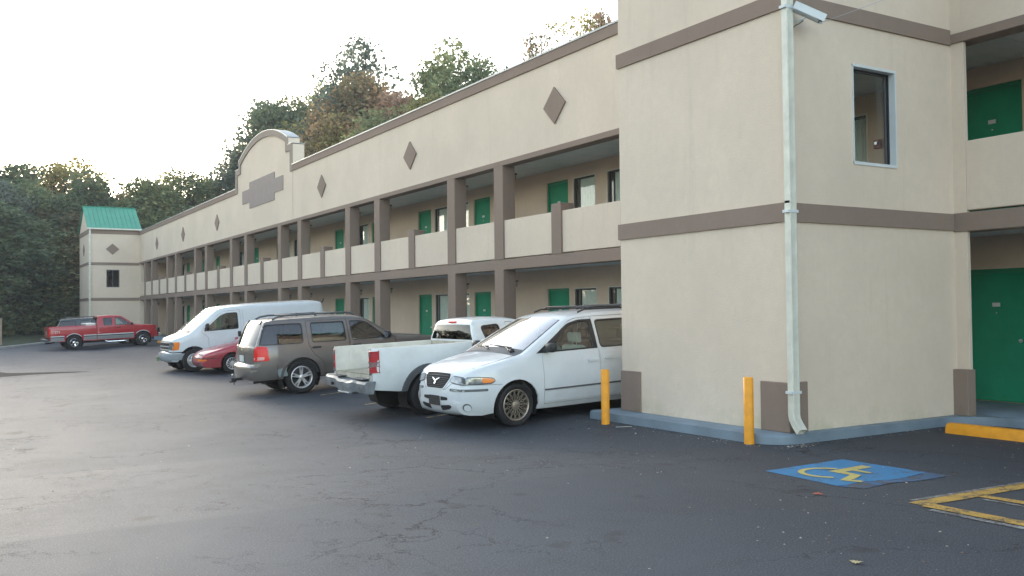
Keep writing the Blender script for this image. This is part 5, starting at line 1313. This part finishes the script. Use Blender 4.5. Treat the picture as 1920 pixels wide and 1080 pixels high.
# ================================================================= red coupe
def coupe():
    ch = [(.70, .20, .02), (.82, .24, .04), (.88, .36, .08), (.86, .48, .09), (.81, .56, .08), (.70, .63, .07), (.35, .73, .06), (-.05, .82, .05), (-.35, .86, .05), (-.40, .88, .05), (-1.15, 1.22, .05), (-1.35, 1.27, .04), (-1.8, 1.27, .04), (-2.2, 1.20, .04), (-2.85, .96, .05), (-3.0, .93, .04), (-3.3, .92, .04), (-3.38, .80, .06), (-3.42, .55, .07), (-3.36, .30, .02)]
    sec = [(.15, .80), (.24, .82), (.40, .85), (.58, .86), (.72, .84), (.85, .80), (1.0, .72), (1.2, .60), (1.28, .54)]
    plan = [(-3.5, .14), (-3.3, .07), (-2.9, 0), (-.5, 0), (.1, .015), (.45, .05), (.75, .13), (.95, .26)]
    sh = Shell(ch, sec, plan, .07)
    c = Car('red_coupe', 'low red coupe, only its nose showing between the white cargo van and the grey-brown SUV', 'car', RC[0], RC[1], 2.5, sh, REDC, .73)
    wb = 2.5; zb = .20
    fd = rpoly([(-.42, .26), (-.42, .84), (-1.12, 1.17), (-1.3, 1.21), (-1.75, 1.20), (-1.75, .26)], [.04, .02, .04, .04, .04, .04], 3)
    fw_ = rpoly([(-.60, .89), (-1.68, .90), (-1.68, 1.17), (-1.32, 1.17), (-1.14, 1.13)], .04, 3)
    bottom = [(-3.36, .30), (-3.0, .22)]+arch(-wb, .34, zb, .295)+[(-2, zb), (-.6, zb)]+arch(0, .34, zb, .295)+[(.6, .2), (.70, .20)]
    out = bottom+[(p[0], p[1]) for p in sh.C[1:-1]]
    for sg in (1, -1): c.side_panel('body_side', out, [fd], sg)
    c.doors([(fd, [fw_], (-1.55, .78))], GL_DARK)
    def pred(x, z, t, i):
        if -1.13 < x < -.42 and z > .88: return 'ws' if abs(t) < .9 else 'body'
        if -2.82 < x < -2.1 and z > .95: return 'rw' if abs(t) < .88 else 'body'
        return 'body'
    c.strips(pred, {'body': ('body_shell', REDC), 'ws': ('windshield', GL_DARK), 'rw': ('rear_window', GL_DARK)}, 26)
    c.underbody(-3.0, .5, .16, .35, .52); c.liners([(0, .295), (-wb, .295)], .34); c.wheels([0, -wb], .29, .195, .178, 'multi', ALLOY)
    for sg in (1, -1):
        c.side_panel('side_groove', [(.62, .470), (-.30, .470), (-.30, .485), (.62, .485)], (), sg, BLACKP, .004, .003)
        c.nose_panel('turn_signal', rpoly([(.38, .40), (.38, .45), (.72, .455), (.74, .41)], .015, 3), sg, AMBER, d=.006); c.nose_panel('headlight_lid', rpoly([(.25, .545), (.25, .565), (.62, .565), (.62, .545)], .005, 2), sg, GREYP, d=.003)
        c.nose_panel('fog_light', rpoly([(.45, .27), (.45, .32), (.60, .32), (.60, .27)], .015, 3), sg, LENS, d=.006)
    c.nose_panel('bumper_groove', [(-.95, .465), (-.95, .485), (.95, .485), (.95, .465)], 1, BLACKP, d=.005, flange=.008)
    c.mirror(-.60, .90, REDC, (.08, .17, .11))
    return c

PK = ((10.13, 15.66), 2); RT = ((9.58, 57.65), 2); VN = ((6.62, 31.22), 182); RC = ((7.34, 29.16), 180)
minivan()
suv('suv', 'grey-brown metallic SUV with roof rails and red tail light parked nose-in', (9.72, 21.50), 2, TAUPEP)
truck('white'); truck('red'); van(); coupe()
suv('suv', 'dark teal SUV half hidden behind the bed of the red pickup', (9.35, 61.3), 2, TEALP, False)

# ------------------------------------------------------------------ trees
def leafmat(name, cols, sc=.28):
    m = bpy.data.materials.new(name); m.use_nodes = True; nt = m.node_tree; nt.nodes.clear()
    out = nn(nt, 'ShaderNodeOutputMaterial'); geo = nn(nt, 'ShaderNodeNewGeometry'); pos = geo.outputs['Position']
    f = noise(nt, pos, sc, 3, .6)
    ad = nn(nt, 'ShaderNodeMath', operation='MULTIPLY_ADD'); nt.links.new(geo.outputs['Random Per Island'], ad.inputs[0]); ad.inputs[1].default_value = .34; 
    sb = nn(nt, 'ShaderNodeMath', operation='SUBTRACT'); nt.links.new(f, sb.inputs[0]); sb.inputs[1].default_value = .17; nt.links.new(sb.outputs[0], ad.inputs[2])
    n = len(cols); c = ramp(nt, ad.outputs[0], [(.30+.42*i/(n-1), cc) for i, cc in enumerate(cols)])
    d = nn(nt, 'ShaderNodeBsdfDiffuse'); t = nn(nt, 'ShaderNodeBsdfTranslucent'); mx = nn(nt, 'ShaderNodeMixShader'); mx.inputs[0].default_value = .42
    for s_ in (d, t): nt.links.new(c, s_.inputs['Color'])
    nt.links.new(d.outputs[0], mx.inputs[1]); nt.links.new(t.outputs[0], mx.inputs[2]); nt.links.new(mx.outputs[0], out.inputs[0]); return m
LM = {'green': leafmat('leaves_green', [(.14, .19, .115), (.23, .28, .145), (.36, .36, .18)]),
      'dark': leafmat('leaves_dark', [(.10, .15, .10), (.17, .22, .13), (.27, .27, .14)]),
      'pine': leafmat('needles', [(.10, .145, .12), (.15, .19, .155), (.21, .24, .19)]),
      'gold': leafmat('leaves_gold', [(.17, .19, .095), (.34, .31, .12), (.52, .42, .17)]),
      'autumn': leafmat('leaves_autumn', [(.19, .19, .11), (.38, .29, .17), (.55, .36, .20)]),
      'rust': leafmat('leaves_rust', [(.22, .20, .13), (.40, .28, .20), (.56, .33, .22)]),
      'brownish': leafmat('leaves_brownish', [(.11, .14, .09), (.21, .19, .11), (.34, .25, .13)])}
BARK = mat('bark', (.075, .062, .05), .95, var=.4, vsc=4, bmp=.6, bsc=12)
def leaf_cloud(name, centers, radii, n, size, rng, squash=.8, shell=.55):
    """n small leaf-clump faces spread through ellipsoid clumps; returned as a mesh"""
    w_ = radii**2; idx = rng.choice(len(centers), n, p=w_/w_.sum())
    v = rng.normal(size=(n, 3)); v /= np.linalg.norm(v, axis=1)[:, None]
    rr = radii[idx]*(shell+(1-shell)*rng.random(n)**.6)*(1+.16*rng.normal(size=n))
    P_ = centers[idx]+v*rr[:, None]*np.array([1, 1, squash])
    a = rng.normal(size=(n, 3)); a[:, 2] *= .7; a /= np.linalg.norm(a, axis=1)[:, None]
    b = np.cross(a, rng.normal(size=(n, 3))); b /= np.linalg.norm(b, axis=1)[:, None]
    s = size*(.55+.9*rng.random(n))[:, None]; k = (.45+.4*rng.random(n))[:, None]
    V = np.stack([P_-a*s, P_+b*s*k, P_+a*s*.9, P_-b*s*k*.9], 1).reshape(-1, 3)
    me = bpy.data.meshes.new(name); me.vertices.add(4*n); me.vertices.foreach_set('co', V.ravel().astype('f'))
    me.loops.add(4*n); me.loops.foreach_set('vertex_index', np.arange(4*n, dtype='i')); me.polygons.add(n)
    me.polygons.foreach_set('loop_start', np.arange(0, 4*n, 4, dtype='i')); me.polygons.foreach_set('loop_total', np.full(n, 4, 'i')); me.update(calc_edges=True); me.validate(); return me
def tree_proto(kind, seed):
    """unit tree: height 1 = top of crown, crown radius given relative to 0.28 height"""
    g = np.random.default_rng(seed); H = 16.; r = 4.2
    if kind == 'dense': z0, nb, n, sz, cr = 5., 46, 19000, .145, (1.1, 1.9)
    elif kind == 'low': z0, nb, n, sz, cr = 1.2, 60, 20000, .155, (1.1, 2.0)
    elif kind == 'loose': z0, nb, n, sz, cr = 6., 50, 10000, .125, (.8, 1.5)
    else: z0, nb, n, sz, cr = 6.5, 40, 4200, .10, (.5, 1.1)
    C_, R_ = [], []
    for i in range(nb):
        t = g.random()**.8; z = z0+(H-z0-1.0)*t
        prof = math.sin(math.pi*min(1, (.18+.82*t)**.9))**.6 if kind != 'low' else (1-t**2.5)**.5
        a = g.random()*6.283; q = r*prof*math.sqrt(g.random())*.85*(1+.22*math.sin(3*a+seed))
        C_.append((q*math.cos(a), q*math.sin(a), z+g.normal()*.35)); R_.append(cr[0]+(cr[1]-cr[0])*g.random()*(1.1-.6*t))
    C_ = np.array(C_); R_ = np.array(R_); m_ = leaf_cloud('crown', C_, R_, n, sz, g)
    bm = bmesh.new(); top = H*.86; pts = [(0.0, 0.0, -1.5)]; x = y = 0
    for k in range(1, 8): x += g.normal()*.12; y += g.normal()*.12; pts.append((x, y, top*k/7))
    tube(bm, pts, [.34, .30, .26, .22, .18, .13, .08, .03], 7)
    for i in np.argsort(-R_)[:26 if kind in ('sparse', 'loose') else 12]:
        c = C_[i]; hb = max(2.5, c[2]*.62); f = min(6.99, hb/top*7); k = int(f); p = Vector(pts[k]).lerp(Vector(pts[k+1]), f-k); e = Vector(c)
        mid = p.lerp(e, .5)+Vector((0, 0, -.25)); tube(bm, [p, mid, e, e+(e-mid)*.35], [.10, .06, .035, .012], 5)
    t_ = bpy.data.meshes.new('trunk'); bm.to_mesh(t_); bm.free(); t_.materials.append(BARK); return m_, t_
PROTO = {k: [tree_proto(k, s) for s in ss] for k, ss in {'dense': (1, 2, 3), 'low': (4, 5), 'loose': (6, 7, 8), 'sparse': (9, 10)}.items()}
def plant(i, x, y, top, r, kind, shape, label):
    z = .15 if y > 80 else 0; h = top-z; cr, tr_ = PROTO[shape][i % len(PROTO[shape])]
    e = tag(empty('tree', (x, y, z), (i*2.4) % 6.28), label, 'tree', 'trees beyond the lot and behind the motel')
    e.scale = (r/3.5, r/3.5, h/15.6)
    c = link('crown', cr, None, e)
    if not cr.materials: cr.materials.append(LM['green'])
    c.material_slots[0].link = 'OBJECT'; c.material_slots[0].material = LM[kind]
    link('trunk', tr_, None, e)
TREES = [
    (2.4, 96.0, 15.6, 6, 'green', 'dense', 'broad green tree at the far left edge of the wood'),
    (3.5, 89.9, 12.9, 4, 'pine', 'dense', 'dark grey-green pine at the left picture edge, lower than its neighbours'),
    (5.2, 95.9, 15.3, 4.2, 'dark', 'dense', 'dark green tree just left of the first tall green crown in the left wood'),
    (6.3, 91.8, 13.9, 4, 'green', 'dense', 'full green tree standing left of the gold topped pair in the wood'),
    (8.2, 103.7, 16.0, 3.6, 'autumn', 'loose', 'thin rust-tinted tree peeping between green and gold crowns on the left'),
    (9.5, 101.6, 17.0, 4.4, 'gold', 'loose', 'airy gold-green tree with sky through it, left one of the tallest pair'),
    (11.7, 105.4, 17.6, 4.6, 'gold', 'loose', 'airy gold-green tree with sky through it, right one of the tallest pair'),
    (11.3, 93.3, 14.2, 4.4, 'dark', 'dense', 'dark green rounded tree directly behind the left side of the green tower roof'),
    (14.7, 107.0, 16.9, 3.0, 'gold', 'sparse', 'thin see-through tree against bright sky right of the tallest pair'),
    (14.5, 98.9, 13.2, 4.0, 'autumn', 'loose', 'low rust-brown tree above the ridge of the green tower roof'),
    (16.5, 102.7, 14.8, 4.6, 'gold', 'loose', 'gold tree behind the right half of the green tower roof'),
    (16.3, 92.6, 14.2, 4.6, 'green', 'dense', 'green tree where the tower roof meets the long parapet'),
    (18.8, 98.2, 15.6, 4.6, 'gold', 'loose', 'gold-green tree above the left end of the long parapet'),
    (19.8, 93.9, 15.8, 4.8, 'green', 'loose', 'bushy green tree, highest above the left end of the parapet'),
    (23.4, 101.3, 16.4, 3.6, 'autumn', 'loose', 'loose autumn tree between the bushy green crown and the shaped gable'),
    (24.5, 96.9, 14.9, 3.2, 'autumn', 'sparse', 'sparse autumn tree just left of the shaped gable'),
    (3.8, 85.9, 10.0, 4.6, 'dark', 'low', 'low dark bushy tree at the wood edge beside the tan post'),
    (6.1, 87.8, 9.6, 4.8, 'green', 'low', 'low green tree at the wood edge above the lawn, second from the left'),
    (8.1, 89.6, 10.5, 4.8, 'brownish', 'low', 'low brownish tree at the wood edge above the red pickup tail'),
    (10.2, 91.4, 9.8, 4.8, 'dark', 'low', "low dark tree at the wood edge touching the far tower's left wall"),
    (13.0, 91.1, 11.1, 5, 'dark', 'low', 'low dark tree hidden behind the far tower'),
    (15.5, 92.7, 11.9, 5, 'green', 'low', "low green tree rising right behind the tower's roof slope"),
    (1.4, 84.0, 10.5, 5, 'dark', 'low', 'low dark tree outside the left picture edge'),
    (19.3, 96.1, 13.2, 5, 'dark', 'low', 'low dark tree behind the left end of the long parapet'),
    (26.3, 100.6, 18.1, 2.8, 'pine', 'sparse', 'small sparse pine rising at the left shoulder of the shaped gable'),
    (27.3, 98.3, 21.3, 3.4, 'autumn', 'sparse', 'sparse brownish tree behind the arc of the gable'),
    (27.8, 94.0, 23.0, 4.6, 'pine', 'dense', 'tall dark pine above the arch top of the gable'),
    (29.2, 91.4, 23.9, 5, 'dark', 'dense', 'big dark evergreen right above the gable'),
    (31.5, 90.7, 23.6, 4.6, 'green', 'loose', 'tall loose green tree right of the dark evergreens'),
    (32.8, 88.1, 23.9, 4.2, 'green', 'dense', 'full green tree between dark evergreens and rust crowns'),
    (31.2, 78.0, 25.5, 5.0, 'pine', 'loose', 'tallest airy pine sticking out above the rust coloured trees'),
    (29.6, 76.5, 20.9, 4.2, 'autumn', 'dense', 'rust-red tree directly below the tallest pine'),
    (30.7, 73.9, 21.4, 4.4, 'autumn', 'dense', 'orange-brown tree right of the rust-red one'),
    (31.6, 71.3, 20.7, 4.4, 'rust', 'dense', 'second rust-brown crown, right of the tallest pine'),
    (34.1, 72.4, 20.8, 4, 'green', 'sparse', 'sparse green tree in the dip before the right green group'),
    (31.8, 64.6, 20.8, 3.8, 'green', 'loose', 'airy round green crown, left of the group of three'),
    (32.5, 62.0, 21.4, 4.8, 'green', 'loose', 'airy round green crown, middle and highest of the group of three'),
    (33.1, 59.4, 20.0, 3.6, 'green', 'loose', 'small airy green crown, right of the group of three'),
    (27.7, 83.5, 18.7, 4.4, 'gold', 'dense', 'gold-green tree low behind the right shoulder of the gable'),
    (28.4, 79.1, 18.7, 4.4, 'autumn', 'dense', 'brownish autumn tree low over the parapet, right of the gable'),
    (28.4, 72.7, 17.5, 4, 'gold', 'dense', 'gold tree low over the parapet below the rust crowns'),
    (29.0, 59.3, 16.6, 3.6, 'gold', 'dense', 'yellow-gold tree low over the parapet below the airy green crowns'),
    (28.9, 54.8, 16.5, 2.6, 'dark', 'dense', 'small dark green tree in front of the airy green crowns'),
    (28.6, 66.1, 16.4, 3.4, 'green', 'dense', 'green tree low over the parapet between rust and gold crowns'),
    (32.1, 53.1, 18.5, 2.2, 'pine', 'sparse', 'tiny sparse treetop, first one right of the airy green crowns'),
    (32.8, 50.2, 20.0, 2.8, 'autumn', 'sparse', 'small treetop with gold leaves over the parapet, left of the upper right three'),
    (33.4, 47.4, 20.7, 3.6, 'gold', 'sparse', 'bare-branched treetop with gold leaves over the parapet near the tower'),
    (34.4, 45.5, 20.4, 3.4, 'rust', 'sparse', 'sparse treetop with bright orange leaves next to the near tower'),
]
for i, t in enumerate(TREES): plant(i, *t)
# undergrowth along the wood's edge and shrubs: a mass nobody could count
g = np.random.default_rng(21); C_ = []; R_ = []
for i in range(150):
    t = g.random(); x = -12+44*t; y = 74+x*.9+g.random()*9+(4 if x < 9 else 12); C_.append((x, y, .6+g.random()*1.8)); R_.append(.9+g.random()*1.3)
me = leaf_cloud('undergrowth', np.array(C_), np.array(R_), 26000, .20, g); me.materials.append(LM['dark'])
tag(link('undergrowth', me), 'dark leafy undergrowth massed along the edge of the wood behind the lawn', 'undergrowth', kind='stuff')
# far wooded slope that closes the gaps between the trunks
C_ = []; R_ = []
for i in range(260):
    x = -25+110*g.random(); y = 118+g.random()*22; C_.append((x, y, g.random()*(9+.05*x)+1)); R_.append(2+g.random()*2.2)
for i in range(150):
    t = g.random(); C_.append((-6-34*t+3*g.normal(), 84-80*t**1.4+3*g.normal(), g.random()*7+.5)); R_.append(1.4+g.random()*2)
me = leaf_cloud('distant_wood', np.array(C_), np.array(R_), 60000, .42, g); me.materials.append(LM['dark'])
tag(link('distant_wood', me), 'dark far wood filling the gaps behind the nearer trees', 'wood', kind='stuff')

# thin evening haze: one closed box of even air round everything
hm = bpy.data.materials.new('haze_air'); hm.use_nodes = True; hnt = hm.node_tree; hnt.nodes.clear()
ho = nn(hnt, 'ShaderNodeOutputMaterial'); hv = nn(hnt, 'ShaderNodeVolumePrincipled'); hv.inputs['Density'].default_value = .0006; hv.inputs['Color'].default_value = (.95, .96, 1, 1)
hnt.links.new(hv.outputs[0], ho.inputs['Volume'])
tag(box('haze', (-92, 112, -62, 182, -1.6, 31), hm), 'thin pale haze in the air over the lot and the trees', 'haze', kind='stuff')
